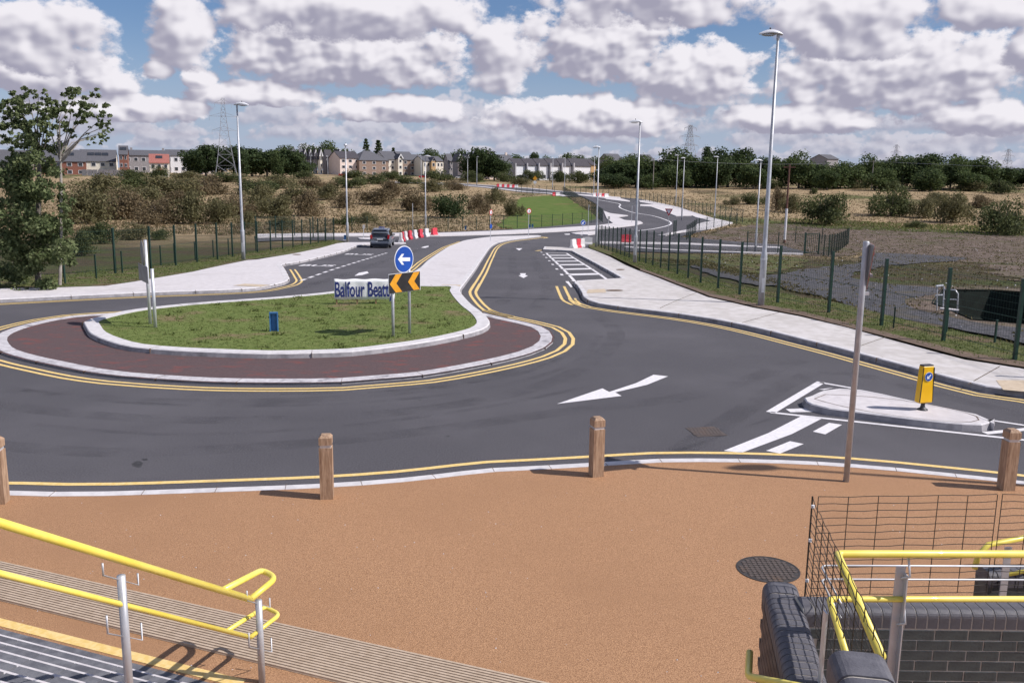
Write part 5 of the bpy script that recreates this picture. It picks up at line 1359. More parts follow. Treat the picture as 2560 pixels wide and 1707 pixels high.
TREES = [  # pixel column, top row, crown width, distance, dark
    (486, 362, 60, 345, 1), (515, 350, 80, 340, 1), (556, 345, 90, 345, 1), (598, 366, 60, 340, 1), (630, 360, 90, 350, 1), (668, 356, 110, 352, 1), (706, 366, 90, 355, 1), (742, 374, 70, 352, 1),
    (731, 356, 60, 520, 0), (770, 353, 55, 525, 0), (800, 353, 60, 520, 0), (832, 352, 66, 525, 0), (880, 366, 40, 520, 0), (700, 372, 60, 530, 0),
    (1078, 366, 62, 520, 0), (1110, 374, 44, 525, 0), (1062, 374, 40, 520, 0), (1135, 374, 34, 515, 0), (1160, 366, 54, 510, 0), (1280, 380, 60, 540, 0), (1305, 378, 50, 545, 0),
    (1336, 371, 24, 520, 1), (1376, 381, 46, 540, 0), (1412, 377, 56, 535, 0), (1450, 382, 50, 540, 0), (1487, 381, 54, 545, 0), (1530, 390, 60, 420, 0), (1560, 382, 60, 430, 0), (1590, 378, 60, 440, 0),
    (1205, 352, 78, 372, 1), (1180, 376, 62, 370, 1), (1236, 382, 66, 370, 1),
    (1520, 412, 70, 300, 1), (1552, 396, 80, 302, 1), (1590, 412, 70, 296, 1), (1535, 425, 60, 285, 1),
    (1625, 388, 70, 300, 0), (1660, 372, 90, 298, 0), (1705, 360, 100, 300, 0), (1740, 380, 80, 295, 0), (1765, 350, 46, 298, 1), (1820, 347, 92, 300, 1), (1795, 385, 70, 292, 1), (1860, 380, 70, 300, 0), (1912, 374, 60, 305, 1),
    (1955, 374, 70, 292, 0), (1998, 378, 80, 290, 0), (1885, 400, 70, 285, 0), (2045, 402, 90, 290, 0), (2090, 396, 80, 292, 0), (2130, 390, 80, 296, 0), (2168, 386, 70, 300, 0), (2215, 374, 84, 300, 0), (2258, 386, 70, 296, 0),
    (2300, 371, 100, 300, 1), (2345, 386, 80, 292, 0), (2378, 392, 70, 288, 0), (2408, 370, 84, 300, 0), (2446, 384, 80, 296, 0), (2490, 406, 80, 300, 1), (2535, 412, 80, 305, 1), (2590, 408, 90, 300, 0), (2070, 412, 60, 280, 0), (2190, 412, 70, 280, 0), (2330, 414, 80, 278, 0), (2430, 416, 70, 280, 0), (1690, 412, 70, 282, 0), (1630, 424, 50, 280, 0),
    (20, 376, 60, 360, 1), (-30, 372, 70, 360, 0), (380, 382, 50, 420, 0), (695, 375, 30, 330, 0)]
where = ['in the wood at left'] * 8 + ['behind the dark gabled terrace'] * 6 + ['behind the flats in the middle'] * 7 + ['behind the white terrace'] * 8 + ['standing before the houses'] * 3 + ['in the dark clump right of the white terrace'] * 4 + ['in the belt right of centre'] * 9 + ['in the long belt at right'] * 99
for i, (px, top, w, D, dk) in enumerate(TREES):
    kin = sorted(TREES[j][0] for j in range(len(TREES)) if where[j] == where[i])
    tree(px, top, w, D, ('dark' if dk else 'green') + ' leafy tree ' + where[i] + ', ' + ORD[kin.index(px)] + ' from the left', bool(dk), 'trees ' + where[i], i)
# conifers above the roofs
for px, top, w in ((917, 349, 34), (947, 352, 40), (985, 371, 22)):
    D = 470; x = PD(px, 430, D).x; b = H(x, D); h = PD(px, top, D).z - b.z
    t = thing('conifer', b, 0, 'dark layered conifer rising above the roofs, ' + ('left of the pair', 'right of the pair', 'small and alone')[(917, 947, 985).index(px)], 'tree')
    m = MB(); m.tube([(0, 0, 0), (0, 0, h)], [.5, .05], 6); m.build('trunk', 'bark', t)
    cs, rs, ns = [], [], []
    for k_ in range(9):
        f = k_ / 8; rr_ = w / FPX * D * .5 * (1 - f * .8) * RNG.uniform(.75, 1.1); cs.append((RNG.uniform(-.4, .4), 0, h * (.35 + .63 * f))); rs.append((rr_, rr_, h * .03)); ns.append(60)
    link('crown', tri_mesh('crown', leaves(cs, rs, ns, 1.3), 4, 'leaf_dark'), t)

# shrubs of the field
SHRUB = {}
for mt in ('leaf_shrub', 'leaf_brown', 'leaf_olive', 'leaf_dark'):
    for i in range(3):
        rg = np.random.default_rng(300 + i + hash(mt) % 7 * 0 + len(mt) * 10); cs, rs, ns = [], [], []
        for k_ in range(13):
            a = rg.uniform(0, 6.28); q_ = rg.uniform(0, .62); cs.append((math.cos(a) * q_, math.sin(a) * q_, rg.uniform(.25, .72) * (1.1 - .5 * q_))); r = rg.uniform(.22, .36); rs.append((r, r, r * .9)); ns.append(230)
        cs.append((0, 0, .2)); rs.append((.85, .85, .22)); ns.append(600)
        SHRUB[mt, i] = tri_mesh('foliage', leaves(cs, rs, ns, .075, rng=rg, shell=.3), 4, mt)
m = MB()
for a in range(6): m.tube([(0, 0, -.05), (math.cos(a) * .12, math.sin(a) * .12, .3), (math.cos(a) * .35, math.sin(a) * .35, .75)], [.02, .014, .005], 5)
STEMS = m.mesh('stems', 'bark')
def shrub(cx, by, w, h, mt, label, group=None, i=0):
    b = G(cx, by, -.09); wm = w / FPX * b.y; hm = h / FPX * b.y
    t = thing('shrub', b, RNG.uniform(0, 6), label, 'shrub', group)
    o = link('foliage', SHRUB[mt, i % 3], t); o.scale = (wm * .64, wm * .64, hm * 1.08)
    o = link('stems', STEMS, t); o.scale = (wm * .5, wm * .5, hm)
BIG = [(1133, 545, 96, 66, 'leaf_dark', 'big dark green bush standing behind the far fence'), (1284, 540, 54, 46, 'leaf_olive', 'small round bush between the two median signs'), (1237, 510, 58, 42, 'leaf_olive', 'olive bush left of the top of the lawn'),
       (945, 512, 110, 44, 'leaf_brown', 'wide russet bush left of the centre lamp'), (1040, 527, 90, 56, 'leaf_brown', 'brown bush behind the barriers'), (1198, 535, 60, 52, 'leaf_brown', 'brown bush right of the big dark bush'),
       (2064, 562, 128, 84, 'leaf_shrub', 'large rounded green bush at the edge of the bare soil'), (2228, 540, 120, 76, 'leaf_shrub', 'tall dark bush in the straw right of the rounded bush'), (2312, 545, 84, 52, 'leaf_olive', 'low olive bush between two taller ones at right'), (2380, 556, 110, 82, 'leaf_olive', 'brownish green bush towards the right edge'),
       (2512, 586, 140, 88, 'leaf_shrub', 'dark green bush cut by the right edge'), (1978, 532, 64, 46, 'leaf_olive', 'small bush beside the red and white pole'), (1945, 527, 40, 64, 'leaf_brown', 'upright brown bush behind the tall lamp'), (1884, 511, 66, 30, 'leaf_shrub', 'low bush in the straw left of the tall lamp'), (2290, 570, 60, 18, 'leaf_shrub', 'flat weeds at the edge of the soil'), (2034, 486, 22, 18, 'leaf_shrub', 'tiny round bush high in the straw field'), (1830, 512, 44, 20, 'leaf_olive', 'small tuft of bush behind the far bend')]
for i, (cx, by, w, h, mt, lab) in enumerate(BIG): shrub(cx, by, w, h, mt, lab, None, i)
SC = [(a_, b_, c_, d_, (2 if (e_ == 1 and j_ % 3 == 0) else e_)) for j_, (a_, b_, c_, d_, e_) in enumerate([(215, 560, 130, 86, 1), (300, 548, 120, 70, 1), (255, 500, 130, 60, 2), (345, 520, 120, 56, 1), (400, 560, 110, 60, 1), (330, 480, 130, 40, 0), (430, 492, 140, 50, 2), (520, 486, 120, 42, 1), (480, 560, 90, 78, 2), (548, 560, 84, 66, 2), (600, 540, 90, 52, 1), (655, 520, 100, 54, 2), (690, 545, 90, 56, 1), (740, 508, 90, 46, 2), (770, 540, 80, 60, 1), (640, 486, 110, 36, 0), (560, 455, 110, 22, 0), (690, 470, 120, 30, 2), (820, 500, 70, 40, 1),
      (790, 470, 80, 26, 1), (860, 520, 60, 36, 1), (870, 470, 90, 26, 0), (930, 460, 90, 24, 0), (980, 490, 70, 36, 1), (1080, 480, 70, 30, 1), (1140, 475, 60, 24, 1), (620, 570, 60, 40, 2), (705, 575, 60, 34, 2), (860, 562, 50, 24, 0), (915, 558, 60, 26, 2), (250, 610, 90, 54, 0), (330, 600, 80, 40, 2), (205, 640, 70, 60, 0), (400, 600, 60, 26, 0), (1020, 460, 60, 20, 0), (470, 452, 90, 22, 2), (330, 450, 70, 26, 0), (395, 447, 50, 30, 0), (450, 520, 80, 40, 1),
      (1330, 452, 60, 26, 0), (1270, 455, 60, 24, 0), (1400, 456, 60, 26, 0), (1450, 458, 60, 30, 0), (1100, 452, 70, 26, 0), (1180, 456, 60, 26, 0), (980, 450, 60, 22, 0), (880, 446, 60, 20, 0), (760, 447, 60, 18, 0), (1300, 462, 60, 16, 1), (1620, 470, 70, 24, 0), (1700, 468, 80, 26, 0), (1780, 466, 80, 22, 0), (1930, 472, 60, 20, 0), (2040, 470, 70, 22, 0), (2320, 474, 80, 28, 0), (2420, 478, 80, 26, 2), (2500, 484, 80, 30, 0), (2230, 478, 60, 26, 0), (2150, 472, 60, 20, 2), (2450, 520, 60, 30, 1), (2340, 505, 50, 24, 1), (1545, 470, 60, 20, 1)])]
for i, (cx, by, w, h, k_) in enumerate(SC):
    side = 'left of the side road' if cx < 850 else ('below the houses' if cx < 1500 else 'below the right tree belt')
    sd2 = lambda c: 0 if c < 850 else (1 if c < 1500 else 2)
    kin = sorted((q[0], q[1]) for q in SC if sd2(q[0]) == sd2(cx) and q[4] == k_)
    shrub(cx, by, w * 1.1, h * 1.1, ('leaf_shrub', 'leaf_brown', 'leaf_olive')[k_], ('dark green', 'russet brown', 'olive')[k_] + ' scrub bush ' + side + ', ' + ORD[kin.index((cx, by))] + ' from left', ('green', 'brown', 'olive')[k_] + ' scrub ' + side, i)

# ---- the tree at the left edge
def left_tree():
    D = 37.5; b = G(95, 712); t = thing('tree', b, 0, 'tall open-crowned tree with dense ivy-dark lower growth at the left edge', 'tree')
    rg = np.random.default_rng(5)
    W = lambda px, py, dd=0.0: PD(px, py, D + dd) - b
    up = [(42, 268, 34), (72, 246, 30), (20, 300, 30), (62, 305, 40), (100, 285, 36), (118, 318, 28), (85, 345, 36), (45, 345, 32), (128, 262, 24), (15, 345, 24), (110, 372, 26), (60, 385, 34), (20, 262, 22), (96, 240, 18)]
    rt = [(188, 250, 30), (214, 240, 20), (232, 272, 28), (250, 300, 22), (272, 312, 13), (178, 282, 28), (160, 262, 24), (205, 300, 22), (246, 338, 15), (228, 348, 12), (150, 300, 22), (165, 330, 16), (140, 280, 20), (262, 330, 10)]
    low = [(20, 420, 50), (70, 425, 46), (118, 420, 40), (35, 470, 55), (95, 470, 44), (60, 520, 60), (145, 470, 26), (168, 500, 22), (162, 540, 22), (15, 540, 50), (110, 530, 46), (40, 590, 64), (100, 590, 56), (150, 600, 34), (60, 650, 60), (115, 650, 46), (20, 690, 50), (80, 695, 50), (165, 650, 22)]
    cs, rs, ns = [], [], []
    tips = []
    for L, dens_, fl in ((up, .38, 1), (rt, .36, 1), (low, .62, 0)):
        for px, py, r in L:
            dd = rg.uniform(-1.6, 1.6); c = W(px, py, dd); R0 = r / FPX * D
            tips.append((c, fl, px))
            for k_ in range(9 if fl else 4):                     # each clump is a few small sprays
                o = rg.normal(size=3) * R0 * (.62 if fl else .5); q_ = R0 * (.28 if fl else .58)
                cs.append(np.array(c) + o); rs.append((q_, q_, q_ * .7)); ns.append(int(r * r * dens_ / (9 if fl else 4) * (.9 if fl else .7)))
    hi = leaves(cs, rs, ns, .155, rng=rg, shell=.1)
    link('crown', tri_mesh('crown', hi, 4, 'leaf_tree'), t)
    m = MB()
    main = [W(95, 712), W(97, 600), W(96, 500, .2), W(98, 420, .1), W(94, 360)]
    m.tube(main, [.13, .12, .10, .085, .06], 8); m.build('trunk', 'bark', t)
    main2 = [W(150, 712, -.4), W(152, 600, -.4), W(153, 480, -.3), W(152, 420, -.2), W(150, 385)]
    m = MB(); m.tube(main2, [.07, .065, .06, .05, .04], 8); m.build('trunk', 'bark_pale', t)
    for c, fl, px in tips:
        if not fl: continue
        src = main[3] if px < 135 else main2[3]; st_ = (main[4] if px < 135 else main2[4])
        mid = st_.lerp(c, .5) + Vector((rg.normal() * .15, rg.normal() * .2, .15)); m = MB(); m.tube([src.lerp(st_, rg.uniform(.2, 1)), mid, c], [.030, .020, .008], 5, False); m.build('branch', 'bark_pale' if px > 135 else 'bark', t)
    return t
left_tree()

# ---- grasses
EXCL = [G2(ROAD_OUT[:-12:1]), [Vector(p) for p in G2([(1250, 566), (1302, 494), (1400, 488), (1440, 508), (1504, 556), (1494, 562), (1300, 573)])], G2([(1850, 566), (1968, 558), (2300, 573), (2600, 586), (2900, 605), (2900, 720), (2560, 700), (2190, 632), (2010, 628), (1720, 598)])]
ROADP = G2(ROAD_OUT)
def tufts(pts, h, w, mat, name, label, n_bl=3, lean=.35, rng=RNG, dz=-.09):
    n = len(pts); out = []
    for k_ in range(n_bl):
        a = rng.uniform(0, 6.283, n); hh_ = h * rng.uniform(.55, 1.25, n); ww = w * rng.uniform(.6, 1.4, n)
        base = pts + np.stack([rng.normal(0, w * 1.2, n), rng.normal(0, w * 1.2, n), np.zeros(n)], 1)
        sd_ = np.stack([np.cos(a), np.sin(a), np.zeros(n)], 1) * ww[:, None] * .5
        tip = base + np.stack([rng.normal(0, lean, n) * hh_, rng.normal(0, lean, n) * hh_, hh_], 1)
        out.append(np.stack([base - sd_, base + sd_, tip], 1).reshape(-1, 3))
    return link(name, tri_mesh(name, np.concatenate(out), 3, mat), None, None, label=label, kind='stuff')
def scatter(poly, n, dz, rng=RNG):
    xs = [p[0] for p in poly]; ys = [p[1] for p in poly]; out = []
    while len(out) < n:
        x, y = rng.uniform(min(xs), max(xs)), rng.uniform(min(ys), max(ys))
        if inside(poly, x, y): out.append((x, y, terrain(x, y) + dz))
    return np.array(out)
gp = scatter(offset(ge, .50, True)[::4], 9000, .17)
tufts(gp[:6000], .032, .035, 'blade_green', 'island_grass_blades', 'short patchy grass blades on the traffic island', 3, .5)
wd = scatter(offset(ge, .6, True)[::4], 70, .17)
tufts(np.repeat(wd, 6, 0) + RNG.normal(0, .06, (420, 3)) * (1, 1, 0), .10, .07, 'blade_green', 'island_weeds', 'taller weeds dotted over the traffic island', 2, .6)
vr = G2([(3000, 1003), (2560, 918), (2419, 895), (2236, 846), (2006, 788), (1884, 765), (1700, 711), (1600, 673), (1529, 640), (1529, 622), (1652, 660), (1761, 698), (1949, 735), (2251, 800), (2473, 850), (3000, 985)])
tufts(scatter(vr, 5000, .05), .055, .05, 'blade_green', 'verge_grass_blades', 'rough grass blades along the right fence', 3, .5)
vl = G2([(0, 722), (259, 716), (476, 681), (613, 651), (839, 610), (835, 600), (627, 632), (416, 664), (14, 697)])
tufts(scatter(vl, 4000, .05), .055, .06, 'blade_green', 'verge_grass_blades', 'grass blades along the left fence', 3, .5)
def field_points(n, y0, y1, rng=RNG):
    out = []
    while len(out) < n:
        y = y0 * (y1 / y0) ** rng.uniform(); x = rng.uniform(-.62, .64) * y
        if any(inside(p, x, y) for p in EXCL) or inside(ROADP, x, y): continue
        if min((Vector((x, y)) - q).length for q in far_path[::6]) < 14: continue
        if y < 112 and x > -40 and x < 60: 
            if y < 97 or x > 12: continue
        out.append((x, y, terrain(x, y) - .09))
    return np.array(out)
tufts(field_points(20000, 75, 330), .26, .12, 'blade_straw', 'dry_grass', 'tall dry straw grass over the field', 3, .45)
tufts(field_points(14000, 62, 260), .26, .13, 'blade_olive', 'coarse_grass', 'coarse olive grass and docks through the field', 3, .45)
# weeds behind the right fence
rw = scatter(G2([(1600, 645), (1760, 670), (1950, 720), (2150, 775), (2400, 835), (2560, 870), (2560, 860), (2300, 812), (2150, 765), (1950, 700), (1760, 650)]), 2500, -.03)
tufts(rw[:1200], .10, .09, 'blade_olive', 'fence_weeds', 'low weeds behind the right fence', 2, .6)
waste = G2([(1720, 600), (1850, 570), (1968, 562), (2300, 577), (2600, 590), (2700, 720), (2700, 860), (2560, 850), (2300, 800), (2044, 735), (1900, 700), (1740, 655)])
ww = [q_ for q_ in scatter(waste, 5200, -.04) if not in_pit(q_[0], q_[1])]
tufts(np.array(ww), .10, .13, 'blade_olive', 'waste_weeds', 'sparse weeds over the waste ground behind the right fence', 2, .7)
def stones(poly, n, s0, s1, mat, name, label, dz):
    pts = scatter(poly, n, dz); m = MB()
    for q_ in pts:
        if in_pit(q_[0], q_[1]): continue
        s = RNG.uniform(s0, s1); v_ = [Vector(RNG.normal(size=3)).normalized() * s * RNG.uniform(.6, 1.1) for _ in range(4)]
        v_ = [Vector((s, 0, 0)), Vector((-s * .5, s * .8, 0)), Vector((-s * .6, -s * .7, 0)), Vector((RNG.uniform(-.2, .2) * s, 0, s * .7))]
        Rm = Matrix.Rotation(RNG.uniform(0, 6.28), 3, 'Z'); m.add([Rm @ a_ + Vector(q_) for a_ in v_], [(0, 1, 3), (1, 2, 3), (2, 0, 3)])
    m.build(name, mat, kind='stuff', label=label)
stones(waste, 420, .02, .09, 'kerb_worn', 'loose_stones', 'loose stones strewn over the waste ground', -.03)
stones(waste, 1500, .03, .12, 'bare_soil', 'soil_clods', 'clods of earth strewn over the waste ground', -.03)
stones([Vector((-9, 8)), Vector((9, 8)), Vector((9, 14)), Vector((-9, 13.2))], 260, .006, .014, 'concrete', 'grit', 'pale grit scattered over the plaza', .031)
# green fringe where the straw meets the soil
fr_ = G2([(1960, 562), (2080, 572), (2300, 580), (2600, 592), (2700, 585), (2560, 566), (2300, 560), (2080, 550), (1960, 545)])
tufts(scatter(fr_, 3500, -.07), .22, .22, 'blade_green', 'fringe_grass', 'green grass fringe at the edge of the bare soil', 2, .5)

# ================================================================== houses
pmat('wall_cream', (0.72, 0.66, 0.56), (0.78, 0.72, 0.62), 1.5, 0.9, 4)
pmat('wall_pink', (0.70, 0.58, 0.52), (0.76, 0.64, 0.57), 1.5, 0.9, 4)
pmat('wall_white', (0.74, 0.74, 0.76), (0.80, 0.80, 0.82), 1.5, 0.9, 4)
pmat('wall_grey', (0.27, 0.255, 0.26), (0.34, 0.32, 0.33), 1.5, 0.9, 4)
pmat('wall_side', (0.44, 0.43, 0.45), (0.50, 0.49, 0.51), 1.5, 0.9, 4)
pmat('wall_brick', (0.22, 0.085, 0.060), (0.28, 0.12, 0.085), 4, 0.9, 4)
pmat('wall_brown', (0.24, 0.17, 0.135), (0.30, 0.22, 0.175), 2, 0.9, 4)
pmat('wall_ochre', (0.48, 0.31, 0.15), (0.54, 0.36, 0.19), 2, 0.9, 4)
pmat('roof_slate', (0.085, 0.085, 0.098), (0.12, 0.12, 0.135), 3, 0.8, 4, stretch=(1, 1, 3))
pmat('roof_dark', (0.045, 0.040, 0.048), (0.07, 0.064, 0.074), 3, 0.8, 4)
pmat('roof_red', (0.30, 0.105, 0.085), (0.37, 0.14, 0.115), 3, 0.8, 4)
pmat('window_glass', (0.03, 0.035, 0.045), (0.05, 0.055, 0.065), 2, 0.15, 2)
pmat('trim_white', (0.70, 0.69, 0.70), (0.76, 0.75, 0.76), 2, 0.6, 3)
UNITW = {}
def window_mesh(kind, frame):
    if (kind, frame) not in UNITW:
        m = MB(); m.box((0, 0, 0), (1, .10, 1)); UNITW[kind, frame] = m.mesh('window', frame)
    return UNITW[kind, frame]
pane_me = MB().box((0, 0, 0), (.80, .06, .84)).mesh('pane', 'window_glass')
def house(name, px0, px1, D, eave, ridge, wall, roof, label, depth=8.0, rows=2, cols=4, gable=False, base=None, wins=True, cat='house', hip=0.0, door=False, chimney=0, panels=0, yaw=R(30), group=None, trim=False, row=None):
    if row is not None: D = D + math.tan(yaw) * ((px0 + px1) / 2 - row) / FPX * D
    xm = (px0 + px1) / 2; a = PD(px0, eave, D); b = PD(px1, eave, D); w = W_ = (b.x - a.x); cx_ = (a.x + b.x) / 2
    if row is not None: w = W_ / math.cos(yaw) + .05
    elif yaw > 0:
        depth = min(depth, W_ * (.62 if gable else .5) / math.sin(yaw)); w = (W_ - depth * math.sin(yaw)) / math.cos(yaw); cx_ = a.x + depth * math.sin(yaw) + w / 2 * math.cos(yaw)
    gz = terrain((a.x + b.x) / 2, D) - .6; ez = (a.z + b.z) / 2 - gz; rz_ = PD(xm, ridge, D + (0 if gable else depth / 2)).z - gz
    t = thing(name, (cx_, D, gz), yaw, label, cat, group)
    m = MB(); m.box((0, depth / 2, ez / 2), (w, depth, ez)); wo = None
    hw = w / 2; o_ = .35
    if gable:
        m.add([(-hw, 0, ez), (hw, 0, ez), (0, 0, rz_), (-hw, depth, ez), (hw, depth, ez), (0, depth, rz_)], [(0, 1, 2), (4, 3, 5), (0, 2, 5, 3), (1, 4, 5, 2)])
    else:
        m.add([(-hw + hip, 0, ez), (-hw + hip, depth, ez), (-hw + hip, depth / 2, rz_), (hw - hip, 0, ez), (hw - hip, depth, ez), (hw - hip, depth / 2, rz_)], [(0, 1, 2), (4, 3, 5)] if hip == 0 else [])
    wo = m.build('wall', wall, t)
    r = MB(); th = .25
    if gable:
        for s in (-1, 1):
            A = [(s * (hw + o_), -o_, ez - o_ * (rz_ - ez) / hw), (0, -o_, rz_), (0, depth + o_, rz_), (s * (hw + o_), depth + o_, ez - o_ * (rz_ - ez) / hw)]
            r.add([(x, y, z + th) for x, y, z in A] + [(x, y, z + .02) for x, y, z in A], [(0, 1, 2, 3), (7, 6, 5, 4), (0, 4, 5, 1), (1, 5, 6, 2), (2, 6, 7, 3), (3, 7, 4, 0)])
    else:
        sl = (rz_ - ez) / (depth / 2)
        for s in (-1, 1):
            y0 = depth / 2 + s * (depth / 2 + o_)
            A = [(-hw - .2, y0, ez - o_ * sl), (hw + .2, y0, ez - o_ * sl), (hw + .2 - hip, depth / 2, rz_), (-hw - .2 + hip, depth / 2, rz_)]
            r.add([(x, y, z + th) for x, y, z in A] + [(x, y, z + .02) for x, y, z in A], [(0, 1, 2, 3), (7, 6, 5, 4), (0, 4, 5, 1), (1, 5, 6, 2), (2, 6, 7, 3), (3, 7, 4, 0)])
        if hip:
            for s in (-1, 1):
                A = [(s * (hw + .2), -o_, ez - o_ * sl + th), (s * (hw + .2), depth + o_, ez - o_ * sl + th), (s * (hw + .2 - hip), depth / 2, rz_ + th)]; r.add(A, [(0, 1, 2)])
    ro_ = r.build('roof', roof, t)
    for k_ in range(chimney):
        x = hw * (-.7 + 1.4 * k_ / max(1, chimney - 1)) if chimney > 1 else hw * .8
        m = MB(); m.box((x, depth / 2, rz_ + .4), (.9, .7, 1.5)); m.build('chimney', wall, ro_)
    for k_ in range(panels):
        x = hw * (-.6 + 1.2 * (k_ + .5) / panels) if panels > 1 else 0; zc_ = (ez + rz_) / 2 + .35; sl = (rz_ - ez) / (depth / 2); yy = (zc_ - ez) / sl
        m = MB(); m.box((x, yy - .18, zc_ + .25), (2.2, 1.6, .08), M=Matrix.Rotation(math.atan(sl), 3, 'X')); m.build('skylight', 'window_glass', ro_)
    if wins:
        sh = ez / rows
        for j in range(rows):
            for i in range(cols):
                if door and j == 0 and i == cols // 2: continue
                x = -hw + w * (i + .5) / cols; z = sh * (j + .56)
                o = link('window', window_mesh('w', 'trim_white'), t, (x, -.04, z)); o.scale = (min(1.7, w / cols * .55), 1, min(1.6, sh * .5))
                q_ = link('pane', pane_me, o, (0, -.04, 0))
        if gable:
            o = link('window', window_mesh('w', 'trim_white'), t, (0, -.04, ez + (rz_ - ez) * .35)); o.scale = (1.2, 1, 1.1); link('pane', pane_me, o, (0, -.04, 0))
    if door:
        x = -hw + w * (cols // 2 + .5) / cols
        m = MB(); m.box((x, -.05, 1.55), (1.3, .14, 2.3)); d_ = m.build('door', 'trim_white', t)
        m = MB(); m.add([(x - 1.4, -1.1, 2.9), (x + 1.4, -1.1, 2.9), (x, -1.1, 3.9), (x - 1.4, .0, 2.9), (x + 1.4, 0, 2.9), (x, 0, 3.9)], [(0, 1, 2), (0, 2, 5, 3), (1, 4, 5, 2), (0, 3, 4, 1)]); m.build('porch', roof, t)
    if trim:
        for s in (-1, 1):
            m = MB(); A = [(s * (hw + .4), -.42, ez - .2), (0, -.42, rz_ + .28), (0, -.42, rz_ - .35), (s * (hw - .2), -.42, ez - .2)]; m.add(A + [(x, y - .12, z) for x, y, z in A], [(0, 1, 2, 3), (7, 6, 5, 4), (0, 4, 5, 1), (2, 6, 7, 3), (1, 5, 6, 2), (0, 3, 7, 4)]); m.build('bargeboard', 'trim_white', t)
    return t
# left estate
house('terrace_house', -60, 66, 335, 410, 376, 'wall_cream', 'roof_slate', 'pale terrace under a slate roof at the left edge behind the tree', 9, 2, 6, yaw=R(20), row=206)
house('terrace_house', 112, 206, 335, 403, 376, 'wall_brick', 'roof_slate', 'brick terrace house with slate roof behind the left tree', 10, 2, 4, panels=2, yaw=R(20), row=206)
house('terrace_house', 206, 283, 335, 403, 376, 'wall_cream', 'roof_slate', 'cream terrace house joined to the brick one', 10, 2, 4, panels=3, yaw=R(20), row=206)
house('brick_house', 280, 317, 333, 386, 366, 'wall_brick', 'roof_slate', 'tall narrow red brick house at the terrace end', 9, 3, 2, panels=1, yaw=R(20))
house('terrace_house', 318, 418, 385, 389, 377, 'wall_grey', 'roof_slate', 'pale house with long slate roof behind the red roofed house', 9, 2, 6, chimney=2, yaw=R(20), row=418)
house('terrace_house', 418, 478, 388, 389, 376, 'wall_white', 'roof_slate', 'white house with slate roof left of the wood', 9, 2, 4, yaw=R(20), row=418)
hh_ = house('red_roof_house', 357, 419, 318, 407, 387, 'wall_cream', 'roof_red', 'cream house with a red tiled roof and small porch', 8, 2, 3, door=True, panels=1, yaw=R(20))
house('bungalow', 484, 532, 372, 391, 373, 'wall_pink', 'roof_slate', 'pinkish house with hipped roof before the wood', 10, 2, 3, hip=4)
# wooden fence panels before the terrace
fw_ = thing('garden_fence', H(PD(260, 430, 322).x, 322, -.3), 0, 'grey wooden garden fence before the cream terrace', 'fence'); 
for i in range(9):
    m = MB(); m.box((-7 + i * 1.9, 0, 1.2), (1.7, .1, 2.4)); m.build('fence_panel', 'wall_grey', fw_)
# middle estate
for k_, (p0, p1) in enumerate(((714, 740), (738, 766))):
    house('townhouse', p0, p1, 432 - k_ * 6, 388, 374, 'wall_grey', 'roof_slate', ('grey townhouse at the left end of the dark terrace', 'grey townhouse second in the dark terrace')[k_], 10, 3, 3)
for k_ in range(4):
    house('townhouse', 752 + k_ * 13, 766 + k_ * 13, 424 - k_ * 3, 390, 374, 'wall_grey' if k_ < 3 else 'wall_cream', 'roof_dark', 'narrow gabled townhouse with white bargeboards, ' + ('first', 'second', 'third', 'fourth')[k_] + ' from the left', 12, 3, 1, gable=True, trim=True)
house('townhouse', 802, 830, 425, 392, 376, 'wall_grey', 'roof_dark', 'dark side wing of the pink gabled house', 12, 2, 2, wins=False)
house('gabled_house', 826, 855, 420, 392, 375, 'wall_pink', 'roof_dark', 'pink house with a white edged gable', 12, 3, 2, gable=True, trim=True)
house('flats', 853, 898, 424, 396, 380, 'wall_pink', 'roof_dark', 'pink wing of flats with balconies right of the gable', 12, 3, 3, yaw=R(36), row=960)
house('flats', 902, 968, 420, 401, 379, 'wall_brown', 'roof_slate', 'brown block of flats with hipped slate roof', 14, 3, 3, hip=6, cat='flats', yaw=R(36), row=960)
house('flats', 966, 1008, 422, 399, 380, 'wall_cream', 'roof_slate', 'cream flats with white bays in the middle', 13, 3, 4, cat='flats', yaw=R(36), row=960)
house('gabled_house', 996, 1006, 419, 396, 386, 'wall_cream', 'roof_slate', 'small cream gable on the front of the flats', 4, 3, 1, gable=True, trim=True, yaw=R(36), row=960)
house('flats', 1006, 1038, 420, 400, 381, 'wall_brown', 'roof_slate', 'brown flats left of the cream block', 13, 3, 2, cat='flats', yaw=R(36), row=960)
house('flats', 1036, 1062, 422, 403, 388, 'wall_cream', 'roof_slate', 'cream flats with red balconies', 12, 3, 3, cat='flats', yaw=R(36), row=960)
house('flats', 1060, 1107, 410, 403, 392, 'wall_cream', 'roof_slate', 'bright cream building with a yellow centre bay', 10, 2, 6, cat='flats', yaw=R(36), row=960)
house('gabled_house', 1079, 1089, 408, 403, 394, 'wall_ochre', 'roof_slate', 'yellow centre bay of the bright cream building', 4, 2, 1, gable=True, yaw=R(36), row=960)
for k_ in range(3):
    house('townhouse', 1108 + k_ * 22, 1132 + k_ * 22, 420 - k_ * 6, 402 - k_ * 2, 386, 'wall_grey', 'roof_slate', 'grey gabled townhouse by the big dark tree, ' + ('left', 'middle', 'right')[k_] + ' of three', 12, 3, 2, gable=(k_ > 0), trim=(k_ > 0))
house('townhouse', 1168, 1184, 398, 404, 392, 'wall_pink', 'roof_slate', 'pink end house beside the big dark tree', 9, 2, 2, row=1176)
house('terrace_house', 1225, 1288, 398, 408, 388, 'wall_pink', 'roof_slate', 'pink terrace house left of the white terrace', 10, 2, 4, chimney=2, row=1256)
xs_ = [1287, 1316, 1345, 1374, 1403, 1432, 1478]
